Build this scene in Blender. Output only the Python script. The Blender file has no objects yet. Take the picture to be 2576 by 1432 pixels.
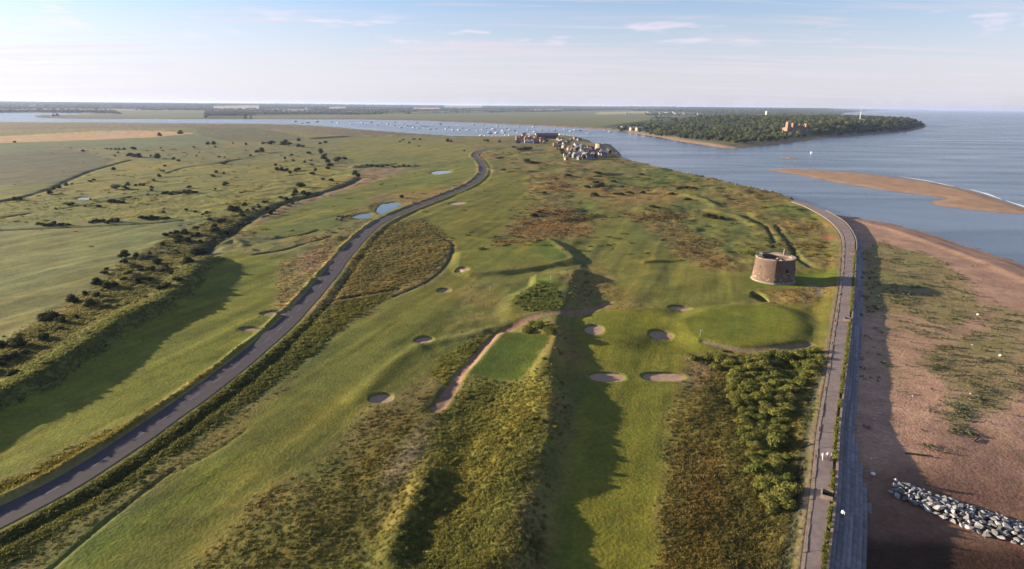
import bpy, bmesh, math, random
import numpy as np
from mathutils import Matrix, Vector

# ------------------------------------------------------------------ camera, sky, sun, exposure
S = bpy.context.scene
C = S.collection
PW, PH, FOC = 2576.0, 1432.0, 1535.0            # picture units used for reading positions off the ground
CZ = 65.0
PITCH, ROLL = math.atan((716.0 - 266.0) / FOC), math.radians(0.5)
SUN_EL = math.radians(10.9)
SUN_DIR = np.array([-0.972, 0.235, 0.0]); SUN_DIR /= np.linalg.norm(SUN_DIR)

v_f = np.array([0, math.cos(PITCH), -math.sin(PITCH)])
v_u0 = np.array([0, math.sin(PITCH), math.cos(PITCH)])
v_r = np.array([1., 0, 0]) * math.cos(ROLL) + v_u0 * math.sin(ROLL)
v_u = v_u0 * math.cos(ROLL) - np.array([1., 0, 0]) * math.sin(ROLL)

cam_d = bpy.data.cameras.new('camera')
cam = bpy.data.objects.new('camera', cam_d); C.objects.link(cam)
cam_d.sensor_width = 36.0
cam_d.lens = 36.0 * FOC / PW
cam_d.clip_start = 0.5; cam_d.clip_end = 90000.0
cam.matrix_world = Matrix(((v_r[0], v_u[0], -v_f[0], 0), (v_r[1], v_u[1], -v_f[1], 0), (v_r[2], v_u[2], -v_f[2], CZ), (0, 0, 0, 1)))
S.camera = cam

W = bpy.data.worlds.new('World'); S.world = W; W.use_nodes = True
nt = W.node_tree; nt.nodes.clear()
def N(t, kind, **kw):
    n = t.nodes.new(kind)
    for k, v in kw.items(): setattr(n, k, v)
    return n
sky = N(nt, 'ShaderNodeTexSky', sky_type='NISHITA', sun_disc=False)
sky.sun_elevation = SUN_EL
sky.sun_rotation = math.atan2(SUN_DIR[0], SUN_DIR[1])
sky.altitude = 50; sky.air_density = 1.0; sky.dust_density = 0.5; sky.ozone_density = 3.0
bg = N(nt, 'ShaderNodeBackground'); bg.inputs['Strength'].default_value = 0.062
wo = N(nt, 'ShaderNodeOutputWorld')
CU_W = 45.3
# thin evening cloud, made from the direction of view projected on a flat cloud layer
tc = N(nt, 'ShaderNodeTexCoord'); sep = N(nt, 'ShaderNodeSeparateXYZ')
nt.links.new(tc.outputs['Generated'], sep.inputs[0])
def wmath(op, a, b=None, clamp=False):
    m = N(nt, 'ShaderNodeMath', operation=op, use_clamp=clamp)
    for i, v in enumerate((a, b)):
        if v is None: continue
        if isinstance(v, (int, float)): m.inputs[i].default_value = v
        else: nt.links.new(v, m.inputs[i])
    return m.outputs[0]
zc = wmath('MAXIMUM', sep.outputs[2], 0.012)
den = wmath('ADD', zc, 0.05)
cx_ = wmath('DIVIDE', sep.outputs[0], den); cy_ = wmath('DIVIDE', sep.outputs[1], den)
def cloud_noise(sx, sy, off, detail, rough):
    cmb = N(nt, 'ShaderNodeCombineXYZ')
    nt.links.new(wmath('MULTIPLY', cx_, sx), cmb.inputs[0]); nt.links.new(wmath('MULTIPLY', cy_, sy), cmb.inputs[1]); cmb.inputs[2].default_value = off
    n = N(nt, 'ShaderNodeTexNoise'); n.inputs['Scale'].default_value = 1.0; n.inputs['Detail'].default_value = detail; n.inputs['Roughness'].default_value = rough
    n.inputs['Distortion'].default_value = 0.6
    nt.links.new(cmb.outputs[0], n.inputs['Vector']); return n.outputs[0]
def ramp(v, a, b):
    r = N(nt, 'ShaderNodeMapRange', interpolation_type='SMOOTHSTEP'); r.inputs[1].default_value = a; r.inputs[2].default_value = b
    nt.links.new(v, r.inputs[0]); return r.outputs[0]
veil = ramp(cloud_noise(0.22, 0.55, 3.1, 6.0, 0.55), 0.46, 0.78)
wisp = ramp(cloud_noise(0.35, 2.2, 8.7, 8.0, 0.62), 0.50, 0.72)
# low veil gets thicker towards the horizon, as a flat layer does
horiz = ramp(sep.outputs[2], 0.17, 0.02)
# small cumulus sitting low over the land
cmb2 = N(nt, 'ShaderNodeCombineXYZ')
az = wmath('ARCTAN2', sep.outputs[0], sep.outputs[1])
nt.links.new(wmath('MULTIPLY', az, 9.0), cmb2.inputs[0]); nt.links.new(wmath('MULTIPLY', sep.outputs[2], 55.0), cmb2.inputs[1]); cmb2.inputs[2].default_value = CU_W
ncu = N(nt, 'ShaderNodeTexNoise'); ncu.inputs['Scale'].default_value = 1.0; ncu.inputs['Detail'].default_value = 8.0; ncu.inputs['Roughness'].default_value = 0.58
nt.links.new(cmb2.outputs[0], ncu.inputs['Vector'])
band = wmath('MULTIPLY', ramp(sep.outputs[2], 0.080, 0.098), ramp(sep.outputs[2], 0.132, 0.112))
cum = wmath('MULTIPLY', ramp(ncu.outputs[0], 0.525, 0.655), band)
amt = wmath('ADD', wmath('MULTIPLY', veil, 0.30), wmath('MULTIPLY', wisp, 0.55))
amt = wmath('ADD', amt, wmath('ADD', wmath('MULTIPLY', horiz, 0.60), 0.22), clamp=True)
# a thin veil scatters the light evenly: paler and less blue than the clear sky behind it
lum = N(nt, 'ShaderNodeRGBToBW'); nt.links.new(sky.outputs[0], lum.inputs[0])
lv = wmath('MULTIPLY', wmath('POWER', lum.outputs[0], 0.32), 2.62)
warm = N(nt, 'ShaderNodeMixRGB', blend_type='MULTIPLY'); warm.inputs[0].default_value = 1.0; warm.inputs[2].default_value = (1.0, 0.965, 1.075, 1)
nt.links.new(lv, warm.inputs[1])
blue = N(nt, 'ShaderNodeMixRGB', blend_type='MULTIPLY'); blue.inputs[0].default_value = 1.0; blue.inputs[2].default_value = (0.98, 1.0, 1.16, 1)
nt.links.new(sky.outputs[0], blue.inputs[1])
mixc = N(nt, 'ShaderNodeMixRGB'); nt.links.new(amt, mixc.inputs[0]); nt.links.new(blue.outputs[0], mixc.inputs[1]); nt.links.new(warm.outputs[0], mixc.inputs[2])
lit = N(nt, 'ShaderNodeMixRGB', blend_type='MULTIPLY'); lit.inputs[0].default_value = 1.0; lit.inputs[2].default_value = (1.22, 1.13, 1.17, 1); nt.links.new(warm.outputs[0], lit.inputs[1])
mixd = N(nt, 'ShaderNodeMixRGB'); nt.links.new(wmath('MULTIPLY', cum, 0.72), mixd.inputs[0]); nt.links.new(mixc.outputs[0], mixd.inputs[1]); nt.links.new(lit.outputs[0], mixd.inputs[2])
nt.links.new(mixd.outputs[0], bg.inputs['Color']); nt.links.new(bg.outputs[0], wo.inputs['Surface'])

sl = bpy.data.lights.new('sun', 'SUN'); sl.energy = 5.0; sl.angle = math.radians(0.6); sl.color = (1.0, 0.81, 0.58)
sun = bpy.data.objects.new('sun', sl); C.objects.link(sun)
to_sun = Vector((SUN_DIR[0] * math.cos(SUN_EL), SUN_DIR[1] * math.cos(SUN_EL), math.sin(SUN_EL)))
sun.rotation_euler = to_sun.to_track_quat('Z', 'Y').to_euler(); sun.location = to_sun * 400

S.view_settings.view_transform = 'Standard'; S.view_settings.look = 'None'
S.view_settings.exposure = 1.72; S.view_settings.gamma = 1.0; S.view_settings.use_curve_mapping = False
S.cycles.use_denoising = True
S.cycles.max_bounces = 6; S.cycles.diffuse_bounces = 2; S.cycles.glossy_bounces = 2; S.cycles.volume_bounces = 0
S.cycles.transparent_max_bounces = 4; S.cycles.caustics_reflective = False; S.cycles.caustics_refractive = False

# ------------------------------------------------------------------ helpers
rng = np.random.default_rng(11); random.seed(5)
WATER_Z = -2.5
def G(x, y, z=0.0):
    d = v_f + v_r * ((x - PW / 2) / FOC) + v_u * ((PH / 2 - y) / FOC)
    t = (z - CZ) / d[2]
    return (d[0] * t, d[1] * t)
def GG(pts, z=0.0): return np.array([G(x, y, z) for x, y in pts])

def sstep(a, b, v):
    t = np.clip((v - a) / (b - a), 0, 1); return t * t * (3 - 2 * t)
def _hash(ix, iy, seed):
    n = (ix.astype(np.int64) * 374761393 + iy.astype(np.int64) * 668265263 + seed * 1442695041) & 0xFFFFFFFF
    n = ((n ^ (n >> 13)) * 1274126177) & 0xFFFFFFFF
    n = n ^ (n >> 16)
    return (n & 0xFFFF).astype(np.float32) / 32767.5 - 1.0
def vnoise(x, y, seed=0):
    xf, yf = np.floor(x), np.floor(y); tx, ty = (x - xf).astype(np.float32), (y - yf).astype(np.float32)
    tx = tx * tx * tx * (tx * (tx * 6 - 15) + 10); ty = ty * ty * ty * (ty * (ty * 6 - 15) + 10)
    xi, yi = xf.astype(np.int64), yf.astype(np.int64)
    a, b = _hash(xi, yi, seed), _hash(xi + 1, yi, seed); c, d = _hash(xi, yi + 1, seed), _hash(xi + 1, yi + 1, seed)
    return (a + (b - a) * tx) * (1 - ty) + (c + (d - c) * tx) * ty
def fbm(x, y, s, oct=3, seed=0, gain=0.5):
    o = 0; a = 1.0; t = 0
    ca, sa = math.cos(0.65), math.sin(0.65)
    x, y = x / s, y / s
    for i in range(oct):
        o = o + a * vnoise(x, y, seed + i * 17); t += a; a *= gain
        x, y = (x * ca - y * sa) * 2.03 + 5.2, (x * sa + y * ca) * 2.03 + 1.7
    return o / t
def pdist(X, Y, P, M, closed=False, side=False, arc=False):
    """distance to a polyline, cut off at M; optional side (+1 right of travel) and arc length (0..1)"""
    D = np.full(X.shape, M, np.float64); SD = np.ones(X.shape, np.float32) if side else None
    A = np.zeros(X.shape, np.float32) if arc else None
    P = np.asarray(P, float); n = len(P)
    L = np.r_[0, np.cumsum(np.hypot(*np.diff(P, axis=0).T))]; Lt = L[-1]
    for i in range(n if closed else n - 1):
        a, b = P[i], P[(i + 1) % n]
        k = np.where((X > min(a[0], b[0]) - M) & (X < max(a[0], b[0]) + M) & (Y > min(a[1], b[1]) - M) & (Y < max(a[1], b[1]) + M))[0]
        if not len(k): continue
        d = b - a; l2 = d @ d + 1e-9
        px, py = X[k] - a[0], Y[k] - a[1]
        t = np.clip((px * d[0] + py * d[1]) / l2, 0, 1)
        q = np.hypot(px - d[0] * t, py - d[1] * t)
        w = q < D[k]; kk = k[w]
        D[kk] = q[w]
        if side: SD[kk] = np.where((d[0] * py - d[1] * px)[w] < 0, 1, -1)
        if arc: A[kk] = (L[i] + t[w] * math.sqrt(l2)) / Lt
    out = [D]
    if side: out.append(SD)
    if arc: out.append(A)
    return out[0] if len(out) == 1 else out
def inside(X, Y, P):
    P = np.asarray(P, float); r = np.zeros(X.shape, bool)
    k = np.where((X >= P[:, 0].min()) & (X <= P[:, 0].max()) & (Y >= P[:, 1].min()) & (Y <= P[:, 1].max()))[0]
    if not len(k): return r
    x, y = X[k], Y[k]; c = np.zeros(len(k), bool)
    for i in range(len(P)):
        (x0, y0), (x1, y1) = P[i - 1], P[i]
        if y0 == y1: continue
        c ^= ((y0 > y) != (y1 > y)) & (x < (x1 - x0) * (y - y0) / (y1 - y0) + x0)
    r[k] = c; return r
def sdf(X, Y, P, M):
    d = pdist(X, Y, P, M, closed=True)
    return np.where(inside(X, Y, P), d, -d)
def smooth_line(P, step, z=None):
    """Catmull-Rom through the points, resampled to about `step`"""
    P = np.asarray(P, float); Q = np.vstack([2 * P[0] - P[1], P, 2 * P[-1] - P[-2]]); out = []
    for i in range(1, len(Q) - 2):
        p0, p1, p2, p3 = Q[i - 1], Q[i], Q[i + 1], Q[i + 2]
        n = max(2, int(np.hypot(*(p2 - p1)[:2]) / step))
        t = np.linspace(0, 1, n, endpoint=False)[:, None]
        out.append(0.5 * (2 * p1 + (p2 - p0) * t + (2 * p0 - 5 * p1 + 4 * p2 - p3) * t ** 2 + (3 * p1 - p0 - 3 * p2 + p3) * t ** 3))
    out.append(P[-1:]); return np.vstack(out)

def mesh_from(name, V, Fc, mat=None, smooth=False):
    m = bpy.data.meshes.new(name); m.from_pydata([tuple(map(float, v)) for v in V], [], [tuple(int(i) for i in f) for f in Fc]); m.update()
    if mat: m.materials.append(mat)
    if smooth: m.polygons.foreach_set('use_smooth', [True] * len(m.polygons))
    return m
def obj(name, me, parent=None, loc=None):
    o = bpy.data.objects.new(name, me); C.objects.link(o)
    if parent is not None: o.parent = parent
    if loc is not None: o.location = loc
    return o
def tag(o, label=None, cat=None, group=None, kind=None):
    if label: o['label'] = label
    if cat: o['category'] = cat
    if group: o['group'] = group
    if kind: o['kind'] = kind
    return o
def empty(name, loc, rz=0.0, sc=1.0):
    o = bpy.data.objects.new(name, None); C.objects.link(o); o.location = loc; o.rotation_euler = (0, 0, rz); o.scale = (sc,) * 3
    o.empty_display_size = 0.5; return o
class MB:
    def __init__(s): s.v = []; s.f = []
    def add(s, V, Fc):
        n = len(s.v); s.v += [tuple(v) for v in V]; s.f += [tuple(i + n for i in f) for f in Fc]; return s
    def box(s, x0, x1, y0, y1, z0, z1):
        return s.add([(x0, y0, z0), (x1, y0, z0), (x1, y1, z0), (x0, y1, z0), (x0, y0, z1), (x1, y0, z1), (x1, y1, z1), (x0, y1, z1)],
                     [(3, 2, 1, 0), (4, 5, 6, 7), (0, 1, 5, 4), (1, 2, 6, 5), (2, 3, 7, 6), (3, 0, 4, 7)])
    def tube(s, p, q, r0, r1, n=6):
        p, q = Vector(p), Vector(q); d = (q - p).normalized(); a = d.orthogonal().normalized(); b = d.cross(a)
        V = [p + (a * math.cos(t) + b * math.sin(t)) * r0 for t in (2 * math.pi * i / n for i in range(n))] + [q + (a * math.cos(t) + b * math.sin(t)) * r1 for t in (2 * math.pi * i / n for i in range(n))]
        return s.add(V, [(i, (i + 1) % n, n + (i + 1) % n, n + i) for i in range(n)] + [tuple(range(n))[::-1], tuple(range(n, 2 * n))])
    def mesh(s, name, mat=None, smooth=False): return mesh_from(name, s.v, s.f, mat, smooth)
    def build(s, name, mat, parent=None, smooth=False): return obj(name, s.mesh(name, mat, smooth), parent)

# ------------------------------------------------------------------ materials
def new_mat(name):
    m = bpy.data.materials.new(name); m.use_nodes = True
    return m, m.node_tree, m.node_tree.nodes['Principled BSDF']
def simple_mat(name, col, rough=0.8, var=0.18, scale=3.0, bump=0.0, bscale=None, rnd=0.0, metal=0.0, coords='Object'):
    """base colour broken up by noise; rnd varies brightness per object"""
    m, t, b = new_mat(name)
    b.inputs['Roughness'].default_value = rough; b.inputs['Metallic'].default_value = metal
    b.inputs['Specular IOR Level'].default_value = 0.25
    co = N(t, 'ShaderNodeTexCoord'); n = N(t, 'ShaderNodeTexNoise'); n.inputs['Scale'].default_value = scale; n.inputs['Detail'].default_value = 5
    t.links.new(co.outputs[coords], n.inputs['Vector'])
    mr = N(t, 'ShaderNodeMapRange'); mr.inputs[1].default_value = 0.3; mr.inputs[2].default_value = 0.7; mr.inputs[3].default_value = 1 - var; mr.inputs[4].default_value = 1 + var
    t.links.new(n.outputs[0], mr.inputs[0])
    val = mr.outputs[0]
    if rnd:
        oi = N(t, 'ShaderNodeObjectInfo'); m2 = N(t, 'ShaderNodeMapRange'); m2.inputs[3].default_value = 1 - rnd; m2.inputs[4].default_value = 1 + rnd
        t.links.new(oi.outputs['Random'], m2.inputs[0]); mm = N(t, 'ShaderNodeMath', operation='MULTIPLY'); t.links.new(val, mm.inputs[0]); t.links.new(m2.outputs[0], mm.inputs[1]); val = mm.outputs[0]
    mx = N(t, 'ShaderNodeMixRGB', blend_type='MULTIPLY'); mx.inputs[0].default_value = 1; mx.inputs[1].default_value = (*col, 1); t.links.new(val, mx.inputs[2])
    t.links.new(mx.outputs[0], b.inputs['Base Color'])
    if bump:
        n2 = N(t, 'ShaderNodeTexNoise'); n2.inputs['Scale'].default_value = bscale or scale * 3; n2.inputs['Detail'].default_value = 4; t.links.new(co.outputs[coords], n2.inputs['Vector'])
        bp = N(t, 'ShaderNodeBump'); bp.inputs['Strength'].default_value = 1.0; bp.inputs['Distance'].default_value = bump; t.links.new(n2.outputs[0], bp.inputs['Height']); t.links.new(bp.outputs[0], b.inputs['Normal'])
    return m

def ground_material():
    m, t, b = new_mat('ground')
    b.inputs['Roughness'].default_value = 0.95; b.inputs['Specular IOR Level'].default_value = 0.1
    at = N(t, 'ShaderNodeAttribute', attribute_name='col'); ar = N(t, 'ShaderNodeAttribute', attribute_name='tall')
    geo = N(t, 'ShaderNodeNewGeometry')
    def noise(sc, det, ro=0.55):
        n = N(t, 'ShaderNodeTexNoise'); n.inputs['Scale'].default_value = sc; n.inputs['Detail'].default_value = det; n.inputs['Roughness'].default_value = ro
        t.links.new(geo.outputs['Position'], n.inputs['Vector']); return n.outputs[0]
    def mrange(v, a, b_, lo, hi):
        r = N(t, 'ShaderNodeMapRange'); r.inputs[1].default_value = a; r.inputs[2].default_value = b_; r.inputs[3].default_value = lo; r.inputs[4].default_value = hi
        t.links.new(v, r.inputs[0]); return r.outputs[0]
    def mul(a, b_):
        q = N(t, 'ShaderNodeMath', operation='MULTIPLY')
        for i, v in enumerate((a, b_)):
            if isinstance(v, float): q.inputs[i].default_value = v
            else: t.links.new(v, q.inputs[i])
        return q.outputs[0]
    fine = noise(1.1, 6, 0.65); mid = noise(0.09, 5)
    v = mul(mrange(fine, 0.3, 0.7, 0.74, 1.28), mrange(mid, 0.3, 0.7, 0.84, 1.16))
    mx = N(t, 'ShaderNodeMixRGB', blend_type='MULTIPLY'); mx.inputs[0].default_value = 1; t.links.new(at.outputs['Color'], mx.inputs[1]); t.links.new(v, mx.inputs[2])
    hs = N(t, 'ShaderNodeHueSaturation'); t.links.new(mrange(noise(0.35, 4), 0.3, 0.7, 0.487, 0.513), hs.inputs['Hue']); t.links.new(mx.outputs[0], hs.inputs['Color'])
    t.links.new(hs.outputs[0], b.inputs['Base Color'])
    # blades and hummocks too small for the mesh
    bp = N(t, 'ShaderNodeBump'); bp.inputs['Strength'].default_value = 1.0
    t.links.new(mrange(ar.outputs['Fac'], 0, 1, 0.17, 0.45), bp.inputs['Distance']); t.links.new(noise(1.6, 5, 0.6), bp.inputs['Height'])
    t.links.new(bp.outputs[0], b.inputs['Normal'])
    return m
M_GROUND = ground_material()

def water_material(name, col, rough, s1, d1):
    m, t, b = new_mat(name)
    b.inputs['Base Color'].default_value = (*col, 1); b.inputs['Roughness'].default_value = rough; b.inputs['IOR'].default_value = 1.33
    b.inputs['Specular IOR Level'].default_value = 0.5
    geo = N(t, 'ShaderNodeNewGeometry')
    mp = N(t, 'ShaderNodeMapping'); mp.inputs['Rotation'].default_value = (0, 0, 0.5); mp.inputs['Scale'].default_value = (1, 0.45, 1); t.links.new(geo.outputs['Position'], mp.inputs[0])
    n = N(t, 'ShaderNodeTexNoise'); n.inputs['Scale'].default_value = s1; n.inputs['Detail'].default_value = 6; n.inputs['Roughness'].default_value = 0.6; t.links.new(mp.outputs[0], n.inputs['Vector'])
    bp = N(t, 'ShaderNodeBump'); bp.inputs['Distance'].default_value = d1; bp.inputs['Strength'].default_value = 1; t.links.new(n.outputs[0], bp.inputs['Height']); t.links.new(bp.outputs[0], b.inputs['Normal'])
    # broad slicks of smoother water and silt
    n2 = N(t, 'ShaderNodeTexNoise'); n2.inputs['Scale'].default_value = 0.006; n2.inputs['Detail'].default_value = 5; n2.inputs['Distortion'].default_value = 1.2
    mp2 = N(t, 'ShaderNodeMapping'); mp2.inputs['Rotation'].default_value = (0, 0, 0.35); mp2.inputs['Scale'].default_value = (0.6, 3.0, 1); t.links.new(geo.outputs['Position'], mp2.inputs[0]); t.links.new(mp2.outputs[0], n2.inputs['Vector'])
    r = N(t, 'ShaderNodeMapRange'); r.inputs[1].default_value = 0.35; r.inputs[2].default_value = 0.65; r.inputs[3].default_value = rough * 0.75; r.inputs[4].default_value = rough * 1.25
    t.links.new(n2.outputs[0], r.inputs[0]); t.links.new(r.outputs[0], b.inputs['Roughness'])
    mc = N(t, 'ShaderNodeMixRGB'); mc.inputs[1].default_value = (*[c * 0.85 for c in col], 1); mc.inputs[2].default_value = (col[0] * 1.35, col[1] * 1.15, col[2] * 1.05, 1)
    t.links.new(n2.outputs[0], mc.inputs[0]); t.links.new(mc.outputs[0], b.inputs['Base Color'])
    return m
M_SEA = water_material('sea_water', (0.055, 0.085, 0.125), 0.24, 0.55, 0.16)
M_POND = water_material('pond_water', (0.03, 0.045, 0.06), 0.06, 0.8, 0.02)

def see_light(t, b, col, amount):
    """thin leaves pass part of the light through"""
    tr = N(t, 'ShaderNodeBsdfTranslucent'); t.links.new(col, tr.inputs['Color']); mx = N(t, 'ShaderNodeMixShader'); mx.inputs[0].default_value = amount
    t.links.new(b.outputs[0], mx.inputs[1]); t.links.new(tr.outputs[0], mx.inputs[2])
    out = [n for n in t.nodes if n.type == 'OUTPUT_MATERIAL'][0]; t.links.new(mx.outputs[0], out.inputs['Surface'])
def leaf_material(name, c1, c2, rough=0.85):
    m, t, b = new_mat(name); b.inputs['Roughness'].default_value = rough; b.inputs['Specular IOR Level'].default_value = 0.15
    oi = N(t, 'ShaderNodeObjectInfo'); geo = N(t, 'ShaderNodeNewGeometry')
    mx = N(t, 'ShaderNodeMixRGB'); mx.inputs[1].default_value = (*c1, 1); mx.inputs[2].default_value = (*c2, 1); t.links.new(oi.outputs['Random'], mx.inputs[0])
    r = N(t, 'ShaderNodeMapRange'); r.inputs[3].default_value = 0.62; r.inputs[4].default_value = 1.4; t.links.new(geo.outputs['Random Per Island'], r.inputs[0])
    m2 = N(t, 'ShaderNodeMixRGB', blend_type='MULTIPLY'); m2.inputs[0].default_value = 1; t.links.new(mx.outputs[0], m2.inputs[1]); t.links.new(r.outputs[0], m2.inputs[2])
    t.links.new(m2.outputs[0], b.inputs['Base Color']); see_light(t, b, m2.outputs[0], 0.35); return m
M_BUSH = leaf_material('bush_leaves', (0.022, 0.030, 0.012), (0.040, 0.048, 0.016))
M_SCRUB = leaf_material('scrub_leaves', (0.105, 0.125, 0.026), (0.190, 0.180, 0.045))
M_GREY = leaf_material('willow_leaves', (0.075, 0.080, 0.055), (0.095, 0.095, 0.060))
M_TREE = leaf_material('tree_leaves', (0.030, 0.045, 0.025), (0.120, 0.140, 0.050))
M_TWIG = simple_mat('twig', (0.05, 0.036, 0.026), 0.9, 0.2, 4)
def tuft_material():
    m, t, b = new_mat('grass_tufts'); b.inputs['Roughness'].default_value = 0.9; b.inputs['Specular IOR Level'].default_value = 0.1
    at = N(t, 'ShaderNodeAttribute', attribute_name='tcol'); at.attribute_type = 'INSTANCER'
    geo = N(t, 'ShaderNodeNewGeometry'); r = N(t, 'ShaderNodeMapRange'); r.inputs[3].default_value = 0.7; r.inputs[4].default_value = 1.3; t.links.new(geo.outputs['Random Per Island'], r.inputs[0])
    m2 = N(t, 'ShaderNodeMixRGB', blend_type='MULTIPLY'); m2.inputs[0].default_value = 1; t.links.new(at.outputs['Color'], m2.inputs[1]); t.links.new(r.outputs[0], m2.inputs[2])
    t.links.new(m2.outputs[0], b.inputs['Base Color']); see_light(t, b, m2.outputs[0], 0.45); return m
M_TUFT = tuft_material()

# ------------------------------------------------------------------ lines of the place (read off the photograph, then laid on the ground)
PROM_R = [(2066, 1431), (2090, 1241), (2102, 1073), (2118, 950), (2133, 838), (2144, 718), (2149, 637), (2150, 604), (2138, 577), (2120, 556), (2096, 541), (2078, 531), (2040, 516), (2004, 504)]
PROM_L = [(2015, 1431), (2039, 1241), (2057, 1073), (2078, 950), (2094, 838), (2113, 718), (2120, 637), (2119, 604), (2111, 583), (2093, 562), (2072, 546), (2054, 535), (2020, 518), (1990, 507)]
PROM_Z = 1.2
prom_r = GG(PROM_R, PROM_Z); prom_l = GG(PROM_L, PROM_Z)
def back_extend(P, y):
    d = P[0] - P[1]; d /= np.hypot(*d); t = (y - P[0][1]) / d[1]; return np.vstack([P[0] + d * t, P])
prom_r = back_extend(prom_r, -250.0); prom_l = back_extend(prom_l, -250.0)
wall_line = prom_r.copy(); wall_line[:, 0] += 0.9

COAST1 = [(1960, 490), (1900, 476), (1850, 465), (1750, 444), (1650, 422), (1590, 406), (1560, 398), (1550, 384), (1527, 362), (1485, 359), (1472, 351), (1447, 344), (1395, 338), (1357, 338), (1302, 341), (1250, 344), (1156, 343), (1069, 338), (944, 329), (844, 320), (769, 315), (701, 313), (640, 311), (400, 309.5), (150, 308), (0, 307), (-300, 306)]
coast1 = GG(COAST1, -1.2)
golf_land = np.vstack([prom_r + np.array([0.9, 0]), coast1, [(-9000, 3200), (-9000, -400)], [(prom_r[0][0], -400)]])
FARB = [(-300, 292), (0, 290.5), (90, 289), (95, 296), (180, 299), (640, 300), (894, 301), (1044, 303), (1094, 305), (1207, 309), (1282, 313), (1357, 316.5), (1432, 321), (1507, 325), (1529, 327), (1578, 331), (1620, 339), (1659, 344), (1691, 350.6), (1723, 357), (1772, 363.6), (1820, 371.7), (1852, 373), (1901, 368), (1968, 360), (2018, 355), (2068, 346.6), (2118, 343), (2168, 340), (2235, 335), (2285, 330), (2318, 323), (2328, 316.6)]
farb = GG(FARB, WATER_Z)
tip = farb[-1]
far_land = np.vstack([farb, [tip + (40, 130), tip + (150, 500), tip + (900, 2500), tip + (3300, 7000), tip + (7500, 14000), tip + (12500, 22000), (30000, 45000), (-45000, 45000), (-45000, 3900)]])
headland = np.vstack([farb[23:], [tip + (40, 130), tip + (100, 500), tip + (-300, 900), tip + (-1200, 300)]])
BARS = [GG([(1925, 427), (1990, 424), (2080, 430), (2150, 434), (2260, 447), (2350, 460), (2440, 480), (2520, 505), (2600, 533), (2720, 575), (2720, 590), (2600, 540), (2520, 536), (2440, 528), (2350, 516), (2338, 508), (2380, 500), (2300, 488), (2230, 480), (2100, 459), (2020, 442)], WATER_Z),
        GG([(1962, 397), (1985, 396), (2012, 399), (1985, 400)], WATER_Z)]
BEACH = np.vstack([wall_line[:13], GG([(2112, 541), (2160, 547), (2210, 556), (2330, 583), (2450, 622), (2576, 664), (2700, 710), (2900, 800), (3300, 1000)], WATER_Z), [(170, 60), (120, -250)]])
ROAD = [(-260, 1430), (0, 1300), (170, 1212), (330, 1110), (480, 1005), (600, 915), (700, 830), (770, 760), (830, 690), (880, 628), (930, 578), (980, 547), (1050, 517), (1120, 491), (1180, 465), (1211, 440), (1215, 420), (1205, 403), (1193, 392), (1202, 382), (1228, 376), (1275, 371), (1330, 367), (1375, 366)]
road_line = smooth_line(GG(ROAD, 0.3), 2.5)
ROAD_W = 3.1
BANK = [(-330, 1150), (-120, 1042), (0, 985), (60, 958), (130, 918), (210, 868), (250, 835), (340, 785), (420, 746), (465, 705), (500, 662), (545, 628)]
bank_line = smooth_line(GG(BANK, 2.5), 4)
RIDGE = [(1460, 668), (1432, 705), (1412, 760), (1398, 815), (1392, 862), (1378, 920), (1385, 990), (1378, 1050), (1372, 1110), (1350, 1180), (1325, 1270), (1290, 1380), (1262, 1490)]
ridge_line = smooth_line(GG(RIDGE, 1.5), 4)
PATH1 = [(1098, 1024), (1140, 965), (1190, 905), (1240, 850), (1285, 820), (1350, 805), (1420, 797), (1455, 790), (1500, 772), (1532, 757)]
path1 = smooth_line(GG(PATH1, 0.5), 2)
PATH2 = [(1772, 866), (1805, 874), (1850, 883), (1900, 885), (1960, 879), (2036, 868)]
path2 = smooth_line(GG(PATH2, 0.3), 2)
PATH3 = [(2030, 712), (2050, 720), (2064, 730), (2058, 745)]
path3 = smooth_line(GG(PATH3, 0.2), 1)
DITCHES = [  # (points, depth, width)
    ([(1978, 1440), (1992, 1340), (2012, 1240), (2028, 1110), (2045, 1000), (2078, 935)], 0.7, 0.9),
    ([(506, 655), (520, 630), (555, 600), (600, 570), (650, 540), (720, 508), (790, 490), (870, 465), (905, 447)], 1.6, 4.0),
    ([(640, 640), (720, 626), (790, 607), (832, 594)], 0.7, 1.0),
    ([(530, 600), (600, 600), (680, 600), (760, 590), (800, 578)], 0.6, 1.2),
    ([(820, 758), (900, 743), (1000, 727)], 0.8, 0.8),
    ([(0, 578), (150, 573), (330, 565), (460, 556)], 0.9, 2.0),
    ([(-40, 515), (60, 495), (140, 468), (230, 430), (330, 402)], 1.0, 3.0),
    ([(620, 1080), (560, 1125), (480, 1170), (440, 1190)], 0.14, 0.5),
    ([(440, 1180), (330, 1265), (230, 1345), (120, 1440)], 0.25, 0.55),
    ([(1880, 545), (1925, 570), (1945, 600), (1945, 625)], 0.7, 1.0),
    ([(1950, 565), (1985, 610), (2010, 650), (2040, 672)], 0.8, 1.4),
    ([(140, 468), (300, 452), (420, 445), (560, 438)], 0.5, 1.5),
    ([(140, 528), (210, 516), (300, 500), (400, 488), (480, 486)], 0.5, 1.5),
    ([(0, 548), (50, 540), (80, 535)], 0.7, 2.0),
    ([(0, 505), (70, 496)], 0.5, 1.5),
    ([(420, 436), (470, 420), (540, 412), (600, 402), (640, 398)], 0.7, 2.0),
    ([(990, 745), (1080, 705), (1130, 655), (1138, 615), (1100, 590)], 0.35, 0.9),
]
DITCHES = [(smooth_line(GG(p), 4), d, w) for p, d, w in DITCHES]
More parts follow.
